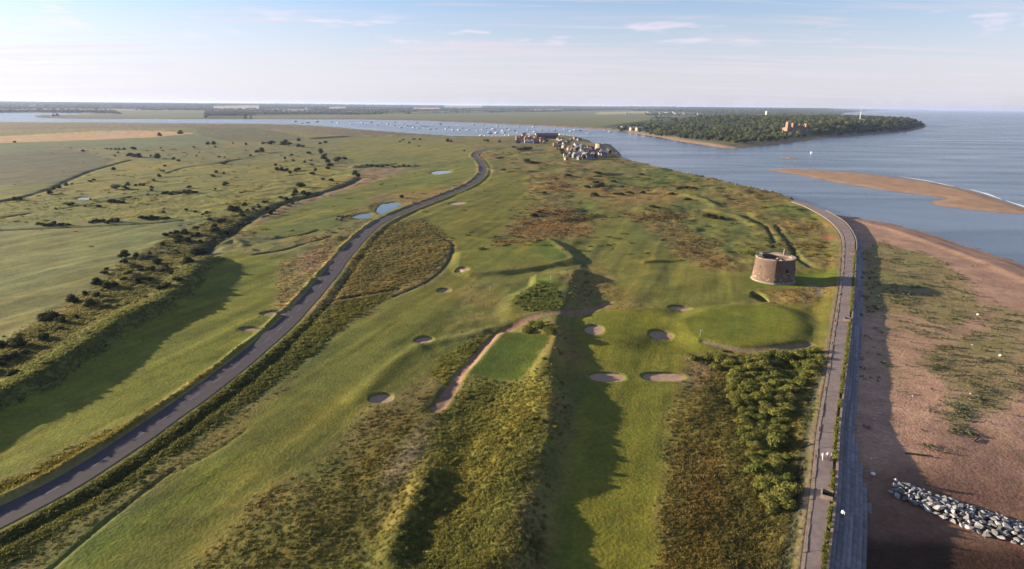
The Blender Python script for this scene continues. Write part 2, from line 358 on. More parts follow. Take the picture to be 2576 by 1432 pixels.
RIDGES = [  # (points, height, width)
    ([(1385, 610), (1412, 630), (1440, 655), (1395, 668)], 1.2, 1.6),
    ([(1200, 600), (1300, 612), (1385, 606)], 0.6, 1.2),
    ([(560, 615), (590, 605), (610, 618)], 0.9, 2.5),
    ([(985, 1400), (1003, 1335), (1030, 1285), (1072, 1205)], 1.1, 2.2),
    ([(470, 405), (540, 408), (620, 396), (700, 382)], 0.7, 4.0),
    ([(890, 423), (940, 418), (990, 416), (1040, 418)], 2.0, 5.0),
    ([(780, 350), (860, 345), (980, 341), (1060, 340)], 2.6, 9.0),
    ([(460, 322), (560, 318), (700, 315)], 3.0, 18.0),
    ([(1620, 660), (1660, 657), (1710, 655)], 0.8, 1.2),
    ([(900, 1000), (1010, 900), (1050, 880)], 0.5, 3.0),
    ([(1060, 870), (1180, 845), (1270, 812)], 0.5, 2.5),
    ([(1690, 486), (1760, 500), (1800, 520)], 1.3, 4.0),
    ([(1780, 530), (1850, 545), (1900, 570)], 1.2, 3.0),
]
RIDGES = [(smooth_line(GG(p), 4), h, w) for p, h, w in RIDGES]
PLATS = [  # raised tees and greens: polygon, height, edge width
    ([(1262, 842), (1388, 858), (1312, 972), (1172, 958)], 1.1, 2.5),
    ([(1160, 640), (1300, 616), (1388, 611), (1440, 655), (1400, 668), (1180, 690)], 1.2, 5.0),
    ([(1350, 700), (1400, 703), (1398, 724), (1352, 722)], 1.6, 3.0),
    ([(1478, 815), (1560, 785), (1655, 790), (1672, 815), (1640, 836), (1560, 858), (1490, 850)], .8, 9.0),
    ([(1720, 815), (1800, 785), (1930, 780), (1988, 800), (1998, 850), (1960, 868), (1850, 878), (1760, 862)], 1.3, 8.0),
    ([(1315, 750), (1390, 720), (1440, 750), (1420, 795), (1310, 805), (1290, 780)], 1.6, 7.0),
]
def round_poly(P):
    P = np.asarray(P); return smooth_line(np.vstack([P, P[:1]]), 1.5)[:-1]
PLATS = [(GG(p) if h == 1.1 else round_poly(GG(p)), h, w) for p, h, w in PLATS]
BUNKERS = [  # centre x, y, half width px, half height px, depth, label
    (1495, 835, 26, 13, 1.0, 'round sand bunker beside the left edge of the raised green'),
    (1662, 845, 31, 11, 1.3, 'oval sand bunker mostly in shade between the two raised greens'),
    (1712, 773, 29, 7, 1.0, 'narrow sand bunker behind the raised greens'),
    (1527, 949, 47, 13, 0.9, 'shorter of two oblong sand bunkers side by side on the fairway'),
    (1671, 946, 56, 12, 0.9, 'longer of two oblong sand bunkers side by side, pale sand dividing line'),
    (960, 1004, 33, 13, 1.0, 'oval sand bunker alone on the fairway beside the brown dirt path'),
    (1067, 857, 25, 11, 1.1, 'oval sand bunker with shaded lip halfway along the fairway'),
    (1118, 730, 17, 6, 1.0, 'small dark-lipped sand bunker below the practice green'),
    (1163, 684, 18, 6, 1.0, 'small shaded sand bunker at the corner of the practice green'),
    (690, 789, 36, 8, 0.8, 'brown crescent bunker by the road, the farther of the pair'),
    (632, 829, 34, 6, 0.8, 'thin brown crescent bunker by the road, the nearer of the pair'),
    (1912, 748, 17, 12, 1.8, 'deep dark round pit in the grass below the brick tower'),
    (1150, 513, 22, 4, 0.8, 'thin sandy bunker slit in the far fairway beyond the road'),
]
PONDS = [
    ([(949, 524), (959, 514), (994, 509), (1016, 511.5), (1000, 519), (976, 531.5), (959, 539), (947, 533)], 'pale blue pond beside the road bend'),
    ([(884, 545), (906, 539), (929, 536), (936, 541), (926, 549), (895, 549)], 'narrow pond arm by the reed clump'),
    ([(1084, 434), (1101, 430), (1129, 429), (1136, 433), (1106, 439), (1090, 438)], 'small far pond inside the road bend'),
    ([(192, 500), (205, 497), (224, 497), (230, 500), (215, 502.5), (198, 502.5)], 'tiny shallow pool shining on the marsh pasture'),
]
PONDS = [(GG(p, -0.4), l) for p, l in PONDS]
TOWER = np.array(G(1948, 716)) + np.array([2.4, 7.4])

def bank_profile(X, Y):
    d, s, a = pdist(X, Y, bank_line, 60.0, side=True, arc=True)
    right = 1 - sstep(0.3, 6.5, d)
    left = 1 - 0.52 * sstep(0.5, 10, d) - 0.48 * sstep(18, 32, d)
    return 3.3 * np.where(s > 0, right, left) * (1 - sstep(0.90, 1.0, a)) * (1 + 0.10 * vnoise(X / 11, Y / 11, 5))

MOWN = []
_cache = {}
def terr(X, Y, dig=True):
    X = np.atleast_1d(np.asarray(X, float)); Y = np.atleast_1d(np.asarray(Y, float))
    R = np.hypot(X, Y)
    sg = sdf(X, Y, golf_land, 60.0)
    near = 1 - sstep(700, 1500, R)
    # golf land, a gentle swell with hummocks
    h = 0.35 * fbm(X, Y, 55, 3, 1) + 0.25 * fbm(X * 0.8 + Y * 0.6, (Y * 0.8 - X * 0.6) * 2.2, 26, 3, 2)
    hum = fbm(X, Y, 9, 3, 3); dune = sstep(-0.05, 0.5, fbm(X, Y, 90, 2, 9) + 0.25 * sstep(0, 160, X))
    mow = np.zeros(X.shape)
    for P in MOWN: mow = np.maximum(mow, sstep(-5, 4, sdf(X, Y, P, 6.0)))
    h = h + near * (1 - 0.86 * mow) * ((0.10 + 0.30 * dune) * hum * 1.9 + 0.16 * fbm(X, Y, 4.5, 2, 4))
    big = sstep(230, 420, Y) * sstep(-90, 20, X) * (1 - sstep(900, 1050, Y)) * (1 - 0.55 * mow)
    h = h + big * 0.9 * np.maximum(0, fbm(X * 0.55, Y, 17, 3, 41) - 0.02) * 3.2
    h = h + near * (0.35 + 0.65 * mow) * 0.20 * fbm(X * 0.95 - Y * 0.31, (X * 0.31 + Y * 0.95) * 0.10, 6.5, 3, 79)
    bk = bank_profile(X, Y)
    d, s, a = pdist(X, Y, ridge_line, 30.0, side=True, arc=True)
    hh = np.interp(a, [0, 0.08, 0.3, 0.55, 0.8, 1.0], [0.6, 2.4, 2.4, 2.7, 2.0, 1.5]) * (1 + 0.3 * vnoise(X / 7, Y / 7, 8))
    h = h + hh * np.where(s < 0, 1 - sstep(0, 5.0, d), 1 - sstep(0, 15, d)) * np.where(d < 29, 1, 0)
    for P, q, w in RIDGES:
        d = pdist(X, Y, P, w * 3); h = h + q * np.exp(-(d / w) ** 2) * (d < w * 2.99)
    for P, q, w in PLATS:
        sd = sdf(X, Y, P, w * 1.2); m = sstep(-w, 0.2, sd); h = h * (1 - 0.7 * m) + q * m
    # road bed, low verge bank on its left side, shallow ditch on its right
    d, s = pdist(X, Y, road_line, 16.0, side=True)
    flat = 1 - sstep(3.6, 8.0, d)
    h = h * (1 - flat) + 0.15 * flat
    vb = np.exp(-((d - 4.9) / 1.0) ** 2)
    h = h + np.where(s < 0, 1.05, 0.18) * vb * (0.75 + 0.5 * vnoise(X / 6, Y / 6, 21)) - np.where(s > 0, 0.5, 0) * np.exp(-((d - 7.6) / 1.3) ** 2)
    h = h + bk
    for P, q, w in DITCHES:
        d = pdist(X, Y, P, w * 3); h = h - q * np.exp(-(d / w) ** 2) * (d < w * 2.99)
    for P, dd in ((path1, 1.6), (path2, 1.3)):
        d = pdist(X, Y, P, 6.0); h = h - 0.3 * (1 - sstep(dd * 0.6, dd * 1.5, d))
    # ground round the tower is level
    dt = np.hypot(X - TOWER[0], Y - TOWER[1]); h = h * sstep(9, 20, dt)
    # embankment carrying the promenade
    dl = pdist(X, Y, prom_l, 14.0, side=True)
    emb = 1 - sstep(0.2, 6.0, dl[0]); h = h * (1 - emb) + (PROM_Z - 0.12) * emb
    dr = pdist(X, Y, prom_r, 14.0, side=True); h = np.where((dl[1] > 0) & (dl[0] < 13.9) & (dr[0] < 13.9), PROM_Z - 0.35, h)
    # marsh pasture on the landward side lies lower and flatter
    db = pdist(X, Y, bank_line, 90.0, side=True)
    for P, lab in PONDS:
        sd = sdf(X, Y, P, 8.0); h = np.where(sd > -5, np.minimum(h, -0.4 - 0.9 * sstep(-1.5, 2, sd) + 0.35 * sstep(-1, -5, sd)), h)
    # shore slope
    edge = sstep(-7.0, 0.5, sg)
    river = sstep(700, 1000, Y)
    edge = edge * (1 - river) + river * sstep(-25.0, 12.0, sg)
    h = -5.0 + (h + 5.0) * edge
    h = np.where(sg < -58, -6.0, h)
    # beach
    sb = sdf(X, Y, BEACH, 40.0)
    dw = pdist(X, Y, GG([(2112, 541), (2160, 547), (2210, 556), (2330, 583), (2450, 622), (2576, 664), (2700, 710), (2900, 800), (3300, 1000)], WATER_Z), 60.0)
    hb = -2.55 + 1.65 * sstep(0, 20, dw) + 0.35 * sstep(22, 40, dw) + 0.12 * fbm(X, Y, 7, 3, 30) + 0.16 * fbm(X, Y, 22, 2, 31)
    low = 1 - sstep(86, 118, Y - 0.16 * (X - 60) + 3 * vnoise(X / 9, Y / 9, 3))
    hb = hb - low * (1.2 + 0.02 * np.clip(X - 60, 0, 60))
    hb = hb + 0.16 * np.exp(-((dw - 9) / 2.2) ** 2) + 0.3 * np.exp(-((dw - 21) / 3.0) ** 2)
    outside = sstep(-12, 0, sb)
    hb = hb * outside + (1 - outside) * -5
    h = np.where(sb > -12, np.where(sb > 0, hb, np.maximum(hb, h)), h)
    for P in BARS:
        sd = sdf(X, Y, P, 30.0); h = np.where(sd > -15, np.maximum(h, WATER_Z + np.clip(sd, -6, 10) * 0.07), h)
    # land across the river
    sf = sdf(X, Y, far_land, 900.0)
    sh = sdf(X, Y, headland, 400.0)
    hf = -5 + 6.2 * sstep(-30, 25, sf) + 0.4 * fbm(X, Y, 120, 2, 50) + 19.0 * sstep(5, 55, sh) * sstep(560, 900, X) + 4 * sstep(30, 200, sf) * sstep(300, 900, X)
    hills = sstep(4200, 9000, R) * (22 + 20 * fbm(X, Y, 2600, 3, 60)) + sstep(8000, 16000, R) * 24
    hf = hf + np.where(sf > 0, hills * sstep(0, 800, sf), 0)
    lag = sdf(X, Y, LAGOON, 200.0); hf = np.where(lag > 0, -4.0, hf)
    h = np.where(sf > -40, np.maximum(h, hf), h)
    if dig:
        for cx, cy, rx, ry, dep, lab in BUNKER_W:
            q = np.hypot((X - cx) / rx, (Y - cy) / ry)
            h = np.where(q < 1.02, h - (dep + 0.8) * (1 - sstep(0.86, 1.02, q)), h)
    return h
LAGOON = GG([(-200, 282), (0, 282.5), (200, 283.5), (283, 287), (100, 290), (-200, 289)], 0)
BUNKER_W = []
for (x, y, a, b, dep, lab) in BUNKERS:
    c = np.array(G(x, y)); e = np.array(G(x + a, y)); n1 = np.array(G(x, y - b)); n0 = np.array(G(x, y + b))
    BUNKER_W.append((c[0], (n0[1] + n1[1]) / 2, abs(e[0] - c[0]), abs(n1[1] - n0[1]) / 2, dep, lab))
def tz(x, y, dig=False): return float(terr([x], [y], dig)[0])

# ------------------------------------------------------------------ zones: what grows where (real surface colours)
FAIR = (.110, .122, .026); GREEN = (.112, .138, .020); TEE = (.060, .090, .015); ROUGH = (.140, .125, .042); BROWN = (.150, .112, .055); PAST = (.142, .143, .056)
DRY = (.175, .150, .070); SHINGLE = (.320, .200, .138); SALT = (.120, .102, .068); LUSH = (.075, .105, .024)
ZONES = [  # polygon in picture units, colour, feather m, tall grass 0..1, strength
    ([(-400, 565), (460, 557), (410, 592), (320, 650), (240, 720), (120, 790), (0, 865), (-400, 1040)], (.138, .158, .056), 1.5, 0.0, 1.0),
    ([(-400, 455), (100, 430), (330, 400), (560, 420), (760, 400), (900, 440), (640, 545), (470, 556), (-400, 570)], (.152, .162, .046), 8, 0.25, 0.9),
    ([(-200, 400), (0, 389), (60, 382), (110, 378), (180, 375), (230, 387), (292, 402), (240, 425), (150, 462), (0, 467), (-200, 468)], (.080, .094, .062), 3, 0.0, 1.0),
    ([(-200, 468), (0, 467), (150, 462), (165, 463), (100, 485), (0, 498), (-200, 520)], (.110, .138, .042), 3, 0.0, 1.0),
    ([(-200, 365), (0, 361), (200, 355), (375, 347), (490, 340), (560, 360), (500, 372), (330, 375), (180, 373), (0, 388), (-200, 398)], (.090, .124, .066), 4, 0.0, 1.0),
    ([(-200, 350), (0, 343), (150, 335), (250, 329), (400, 328.5), (487, 336), (375, 346), (175, 354), (0, 359.5), (-200, 362)], (.330, .240, .140), 4, 0.0, 1.0),
    ([(490, 322), (640, 320), (720, 335), (780, 350), (700, 358), (580, 357), (500, 340)], (.085, .095, .048), 5, 0.0, 1.0),
    ([(-200, 310), (640, 313), (780, 318), (1060, 339), (900, 343), (640, 322), (300, 322), (-200, 330)], SALT, 8, 0.0, 0.9),
    # left fairway and its shaded edge
    ([(-300, 1140), (0, 990), (130, 925), (330, 800), (440, 740), (515, 655), (580, 635), (740, 645), (770, 690), (720, 780), (600, 870), (430, 1005), (250, 1090), (0, 1215), (-300, 1370)], (.112, .136, .022), 2.5, 0.0, 1.0),
    ([(560, 560), (640, 530), (780, 505), (900, 470), (1000, 445), (1190, 400), (1195, 440), (1100, 480), (930, 490), (880, 540), (800, 590), (650, 590)], (.110, .138, .030), 5, 0.05, 0.9),
    ([(700, 660), (770, 640), (800, 610), (850, 600), (840, 640), (790, 700), (720, 790), (690, 770)], DRY, 2, 0.5, 0.9),
    ([(760, 640), (800, 625), (830, 640), (790, 680), (750, 690)], (.20, .155, .115), 3, 0.6, 0.8),
    # pale beds by the dyke stream
    ([(640, 545), (760, 500), (860, 470), (915, 425), (1030, 418), (1010, 432), (900, 470), (780, 510), (700, 540), (640, 575)], (.175, .135, .090), 4, 0.3, 0.9),
    # middle fairway
    ([(60, 1500), (140, 1432), (420, 1195), (640, 1040), (850, 850), (960, 760), (1090, 705), (1150, 625), (1040, 540), (1230, 440), (1320, 430), (1330, 520), (1240, 600), (1180, 700), (1120, 800), (1075, 900), (1000, 980), (900, 1060), (700, 1210), (480, 1432), (400, 1500)], FAIR, 4, 0.0, 1.0),
    ([(870, 345), (1010, 350), (1180, 365), (1190, 400), (1040, 410), (900, 418), (850, 380)], (.130, .145, .042), 6, 0.0, 0.9),
    ([(0, 1500), (250, 1432), (420, 1300), (640, 1150), (560, 1150), (330, 1300), (150, 1432)], (.115, .165, .020), 4, 0.0, 0.5),
    # brownish rough in the foreground
    ([(-100, 1520), (0, 1445), (300, 1245), (440, 1150), (640, 1020), (760, 930), (700, 1000), (560, 1120), (330, 1262), (120, 1435), (20, 1520)], (.128, .114, .036), 2.0, 0.28, 0.9),
    ([(380, 1500), (560, 1400), (760, 1230), (980, 1060), (1090, 1020), (1060, 1180), (960, 1350), (900, 1500)], (.132, .116, .030), 10, 0.42, 0.9),
    ([(960, 1240), (1010, 1130), (1080, 1060), (1120, 1050), (1090, 1130), (1020, 1220)], (.19, .150, .100), 2.5, 0.3, 0.75),
    ([(1060, 1240), (1085, 1205), (1105, 1225), (1080, 1270)], (.20, .155, .115), 1.5, 0.2, 0.7),
    ([(1090, 1030), (1180, 962), (1310, 975), (1375, 940), (1380, 1100), (1330, 1250), (1270, 1500), (960, 1500), (1010, 1330), (1080, 1180)], (.132, .138, .034), 4, 0.62, 1.0),
    # right fairway
    ([(1370, 1500), (1390, 1432), (1410, 1280), (1440, 1130), (1462, 1000), (1470, 900), (1440, 820), (1470, 790), (1760, 765), (2040, 770), (2040, 860), (1850, 890), (1740, 900), (1705, 960), (1685, 1060), (1665, 1200), (1660, 1300), (1690, 1500)], (.106, .122, .022), 2.5, 0.0, 1.0),
    ([(1500, 560), (1580, 545), (1650, 610), (1760, 670), (1890, 690), (1900, 760), (1700, 775), (1590, 750), (1520, 680), (1470, 600)], (.118, .134, .034), 6, 0.05, 0.9),
    ([(1700, 470), (1800, 500), (1880, 545), (1860, 600), (1780, 560), (1700, 520)], (.125, .138, .042), 8, 0.1, 0.8),
    ([(1340, 530), (1400, 520), (1470, 545), (1480, 590), (1360, 600), (1290, 590)], BROWN, 9, 0.6, 0.8),
    ([(1560, 535), (1690, 545), (1800, 620), (1850, 680), (1780, 680), (1680, 610)], (.150, .118, .058), 6, 0.55, 0.8),
    ([(1330, 560), (1380, 440), (1430, 430), (1450, 520), (1420, 600)], BROWN, 10, 0.6, 0.6),
    ([(1870, 690), (2110, 680), (2112, 715), (2000, 722), (1890, 725)], (.105, .145, .022), 1.2, 0.0, 1.0),
    ([(2050, 760), (2100, 730), (2085, 900), (2040, 900)], (.120, .140, .030), 2, 0.1, 0.9),
    # rough beside the thicket
    ([(1690, 1060), (1720, 960), (1830, 900), (2060, 880), (2070, 960), (2030, 1100), (2000, 1300), (1985, 1500), (1680, 1500), (1670, 1250)], (.122, .114, .034), 3.0, 0.6, 1.0),
    ([(1720, 1300), (1700, 1150), (1760, 1100), (1820, 1180), (1800, 1300)], (.150, .105, .045), 4, 0.6, 0.4),
    ([(1705, 955), (1740, 900), (1810, 890), (1800, 930), (1735, 985)], (.165, .128, .078), 2.5, 0.3, 0.8),
    # reedy triangle by the road
    ([(1060, 545), (1110, 580), (1140, 610), (1125, 650), (1060, 700), (960, 735), (840, 755), (880, 650), (960, 570)], (.125, .115, .045), 2, 0.75, 1.0),
    ([(820, 765), (1000, 730), (860, 830), (640, 1000), (430, 1150), (180, 1320), (0, 1440), (-200, 1500), (-200, 1460), (0, 1340), (330, 1140), (560, 980), (700, 860)], (.080, .090, .024), 1.5, 0.8, 1.0),
    ([(-300, 1380), (0, 1222), (250, 1098), (430, 1012), (600, 880), (650, 850), (560, 930), (300, 1105), (0, 1268), (-300, 1420)], (.135, .128, .030), 1.5, 0.75, 0.95),
    # bank scrub
    ([(-300, 1130), (0, 980), (130, 915), (250, 832), (420, 744), (505, 650), (560, 600), (650, 540), (560, 545), (420, 600), (330, 650), (240, 730), (120, 810), (0, 880), (-300, 1050)], (.112, .118, .044), 2, 0.7, 1.0),
    ([(1982, 1500), (1992, 1440), (2014, 1250), (2032, 1100), (2062, 960), (2087, 900), (2094, 840), (2078, 950), (2057, 1073), (2039, 1241), (2015, 1440), (2008, 1500)], (.150, .150, .030), 0.8, 0.7, 1.0),
    # greens and tees
    ([(1478, 815), (1560, 785), (1655, 790), (1672, 815), (1640, 838), (1560, 860), (1490, 850)], GREEN, 2, 0, 0.9),
    ([(1700, 810), (1800, 780), (1930, 778), (1990, 800), (1990, 855), (1850, 878), (1740, 862)], GREEN, 2, 0, 0.9),
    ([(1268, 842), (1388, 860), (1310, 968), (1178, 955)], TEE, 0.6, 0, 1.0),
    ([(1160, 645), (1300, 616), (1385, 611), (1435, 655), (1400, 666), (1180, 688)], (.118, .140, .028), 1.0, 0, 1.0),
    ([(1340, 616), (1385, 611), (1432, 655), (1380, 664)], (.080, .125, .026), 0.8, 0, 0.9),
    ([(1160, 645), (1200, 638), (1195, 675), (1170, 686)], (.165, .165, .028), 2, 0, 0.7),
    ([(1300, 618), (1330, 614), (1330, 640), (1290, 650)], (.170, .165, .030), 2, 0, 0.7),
    ([(1352, 702), (1399, 705), (1396, 722), (1354, 720)], (.130, .175, .030), 0.6, 0, 1.0),
    ([(1340, 800), (1300, 790), (1290, 760), (1350, 720), (1400, 730), (1420, 800)], LUSH, 3, 0.8, 0.9),
    ([(1075, 935), (1100, 900), (1250, 830), (1280, 822), (1190, 900), (1120, 985)], (.150, .150, .030), 1.5, 0.75, 0.8),
    ([(2068, 592), (2100, 592), (2100, 604), (2068, 604)], (.20, .095, .065), 1.5, 0.1, 0.8),
]
ZONES = [(GG(p), (c[0] * 1.05, c[1] * .945, c[2] * .78), f, t_, s_) for p, c, f, t_, s_ in ZONES]
MOWN += [z[0] for z in ZONES if z[3] <= 0.1]
FARZ = [  # fields over the river
    ([(600, 293), (900, 289), (1230, 285), (1420, 283), (1590, 282), (1650, 296), (1640, 304), (1560, 312), (1500, 321), (1280, 310), (1094, 303), (640, 299)], (.125, .135, .055)),
    ([(640, 299), (1044, 302), (1094, 304), (1282, 312), (1432, 320), (1529, 326), (1529, 322), (1432, 314), (1282, 307), (1044, 299), (640, 297.5)], SALT),
    ([(1037, 275), (1108, 275), (1110, 279.5), (1037, 279.5)], (.36, .26, .14)),
    ([(825, 273), (872, 273), (872, 277.5), (825, 277.5)], (.34, .27, .17)),
    ([(535, 272), (655, 271), (655, 277), (535, 277)], (.32, .27, .20)),
    ([(1115, 271), (1215, 271), (1215, 278), (1115, 278)], (.20, .19, .10)),
    ([(1500, 286), (1630, 284), (1640, 288), (1500, 290)], (.30, .27, .13)),
    ([(1735, 299), (1900, 298), (1900, 305), (1735, 306)], (.22, .215, .12)),
    ([(1950, 302), (2040, 299), (2045, 306), (1960, 308)], (.16, .18, .06)),
    ([(280, 280), (520, 279), (520, 298), (320, 299)], (.105, .118, .055)),
    ([(95, 284), (300, 287), (360, 298), (180, 299)], (.10, .10, .06)),
    ([(1700, 276), (1760, 275), (1760, 278), (1700, 278)], (.28, .26, .18)),
    ([(1330, 279), (1420, 278), (1420, 281), (1330, 281)], (.25, .22, .13)),
]
FARZ = [(GG(p), c) for p, c in FARZ]

def zones(X, Y):
    """surface colour (n,3), tall grass 0..1"""
    n1 = fbm(X, Y, 38, 4, 70); n2 = fbm(X, Y, 11, 4, 71); n3 = fbm(X + 40 * n1, Y, 150, 3, 72)
    R = np.hypot(X, Y)
    wx = X + 1.6 * n2 + 1.0 * fbm(X, Y, 4, 2, 73); wy = Y + 2.2 * fbm(X, Y, 13, 3, 74)
    def col(c): return np.array(c)[None, :]
    k = sstep(-0.35, 0.40, n1 + 0.35 * n2)[:, None]
    base = col((.118, .120, .026)) * (1 - k) + col((.158, .122, .044)) * k
    tall = 0.12 + 0.34 * sstep(-0.1, 0.5, n1 + 0.4 * n2)
    left = sstep(60, -60, X + 0.55 * (Y - 150))[:, None] if False else (sstep(-40, -140, X + 0.02 * Y))[:, None]
    base = base * (1 - 0.6 * left) + col(PAST) * 0.6 * left
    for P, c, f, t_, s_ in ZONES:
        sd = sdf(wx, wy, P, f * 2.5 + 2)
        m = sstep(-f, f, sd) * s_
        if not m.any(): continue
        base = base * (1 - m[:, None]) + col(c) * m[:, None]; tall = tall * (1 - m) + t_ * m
    # broad and streaky variation within every sward
    st = fbm(X * 0.95 - Y * 0.31, (X * 0.31 + Y * 0.95) * 0.10, 5, 4, 77)
    mot = fbm(X, Y, 2.2, 3, 78)
    base = base * (1 + 0.20 * n2 + 0.14 * n3 + 0.26 * st + 0.16 * mot)[:, None]
    warm_ = (0.16 * n1 + 0.14 * st + 0.08 * n3 + 0.06 * mot)[:, None]; base = base * np.hstack([1 + warm_, np.ones_like(warm_), 1 - warm_])
    for P, q, w in DITCHES:
        if q < 0.3: continue
        d = pdist(wx * .4 + X * .6, wy * .4 + Y * .6, P, w * 4); m = (sstep(w * 1.3, w * 0.6, d) * 0.85)[:, None]; base = base * (1 - m) + col((.045, .050, .030)) * m
    db, sb_, ab = pdist(X, Y, bank_line, 12.0, side=True, arc=True)
    m = sstep(6.5, 3.5, db + 1.5 * n2) * (ab < .97); base = base * (1 - 0.8 * m[:, None]) + col((.110, .118, .036)) * 0.8 * m[:, None]; tall = np.maximum(tall, 0.8 * m)
    # trodden and gravelled verge of road and promenade
    d = pdist(X, Y, road_line, 10.0); m = (sstep(4.0, 3.0, d) * 0.8)[:, None]; base = base * (1 - m) + col((.20, .17, .085)) * m; tall = tall * (1 - sstep(5.0, 3.2, d))
    dl = pdist(X, Y, prom_l, 6.0); m = (sstep(1.6, 0.6, dl + 0.6 * n2) * 0.75)[:, None]; base = base * (1 - m) + col((.22, .17, .115)) * m; tall = tall * sstep(0.5, 2.0, dl)
    for P, w, c in ((path1, 1.5, (.20, .125, .088)), (path2, 1.1, (.20, .150, .095)), (path3, 0.9, (.20, .165, .10))):
        d = pdist(wx * 0.3 + X * 0.7, wy * 0.3 + Y * 0.7, P, 8.0); m = (sstep(w * 1.25, w * 0.8, d) * 0.95)[:, None]; base = base * (1 - m) + col(c) * m; tall = tall * sstep(w, w * 1.6, d)
    # shore and beach
    sg = sdf(X, Y, golf_land, 60.0); sb = sdf(X, Y, BEACH, 40.0)
    m = sstep(5, -1, sg + 1.5 * n2); m = m * sstep(320, 420, Y) * (1 - sstep(1500, 2500, R)); m = m[:, None]; base = base * (1 - m) + col((.150, .125, .105)) * m; tall = tall * (1 - m[:, 0])
    bm_ = sb > -12
    dw = pdist(X, Y, GG([(2112, 541), (2160, 547), (2210, 556), (2330, 583), (2450, 622), (2576, 664), (2700, 710), (2900, 800), (3300, 1000)], WATER_Z), 90.0)
    sh = col(SHINGLE) * (1 + 0.18 * n2 + 0.12 * fbm(X, Y, 3, 2, 80))[:, None]
    wet = sstep(4.0, 0.5, dw + 1.2 * n2)[:, None]; sh = sh * (1 - 0.45 * wet)
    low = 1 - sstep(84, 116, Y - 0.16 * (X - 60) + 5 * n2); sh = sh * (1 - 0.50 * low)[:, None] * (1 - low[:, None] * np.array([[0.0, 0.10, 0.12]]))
    weed = sstep(84, 78, Y + 0.1 * X + 2.5 * n2 - 8); sh = sh * (1 - 0.72 * weed)[:, None]  # much darker sand across the near end of the beach
    veg = np.zeros(X.shape)
    for P, f, s_ in VEG:
        veg = np.maximum(veg, sstep(-f, f, sdf(wx, wy, P, f * 3 + 2)) * s_)
    veg = veg * sstep(-0.75, 0.0, n2 + 0.5 * fbm(X, Y, 3.0, 2, 82) + 0.35)
    vc = col((.150, .148, .050)) * (1 - k) + col((.185, .148, .066)) * k
    sh = sh * (1 - veg[:, None] * 0.9) + vc * veg[:, None] * 0.9
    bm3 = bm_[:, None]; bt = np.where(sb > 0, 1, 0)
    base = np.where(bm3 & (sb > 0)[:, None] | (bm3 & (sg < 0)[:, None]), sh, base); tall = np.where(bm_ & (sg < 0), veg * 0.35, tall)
    for P in BARS:
        sd = sdf(X, Y, P, 30.0); q = (sd > -14)[:, None]; base = np.where(q, col((.30, .195, .125)) * (1 + 0.15 * n2)[:, None] * np.where(sd > 1.5, 1, 0.7)[:, None], base); tall = np.where(q[:, 0], 0, tall)
    # over the river
    sf = sdf(X, Y, far_land, 40.0); fm = (sf > -39)
    fc = col((.050, .062, .030)) * (1 + 0.5 * fbm(X, Y, 420, 3, 90))[:, None]
    fld = sstep(0.15, 0.3, fbm(X, Y * 0.5, 520, 2, 92))[:, None]; fc = fc * (1 - fld) + col((.155, .150, .080)) * fld
    for P, c in FARZ:
        m = sstep(-25, 25, sdf(X, Y, P, 100.0))[:, None]; fc = fc * (1 - m) + col(c) * (1 + 0.12 * n3)[:, None] * m
    shore = (sstep(16, 4, sf) * sstep(-300, 300, X))[:, None]; fc = fc * (1 - shore) + col((.26, .165, .105)) * shore
    base = np.where(fm[:, None], fc, base); tall = np.where(fm, 0.1, tall)
    return np.clip(base, 0.004, 0.8), np.clip(tall, 0, 1)
VEG = [  # plants colonising the shingle
    (GG([(2205, 610), (2240, 620), (2330, 640), (2420, 700), (2480, 790), (2400, 830), (2300, 800), (2215, 790), (2180, 800), (2170, 640)], -0.9), 3, 1.0),
    (GG([(2200, 790), (2330, 810), (2420, 830), (2470, 900), (2400, 870), (2300, 850), (2220, 830)], -0.9), 3, 0.55),
    (GG([(2330, 880), (2420, 850), (2500, 830), (2560, 860), (2576, 980), (2520, 1030), (2450, 1040), (2420, 1090), (2370, 1050), (2400, 980), (2310, 920)], -0.9), 3, 0.95),
    (GG([(2480, 760), (2600, 800), (2650, 960), (2600, 1010), (2540, 900), (2480, 820)], -0.9), 3, 0.7),
    (GG([(2210, 830), (2330, 860), (2330, 930), (2250, 990), (2210, 960)], -0.9), 4, 0.30),
]

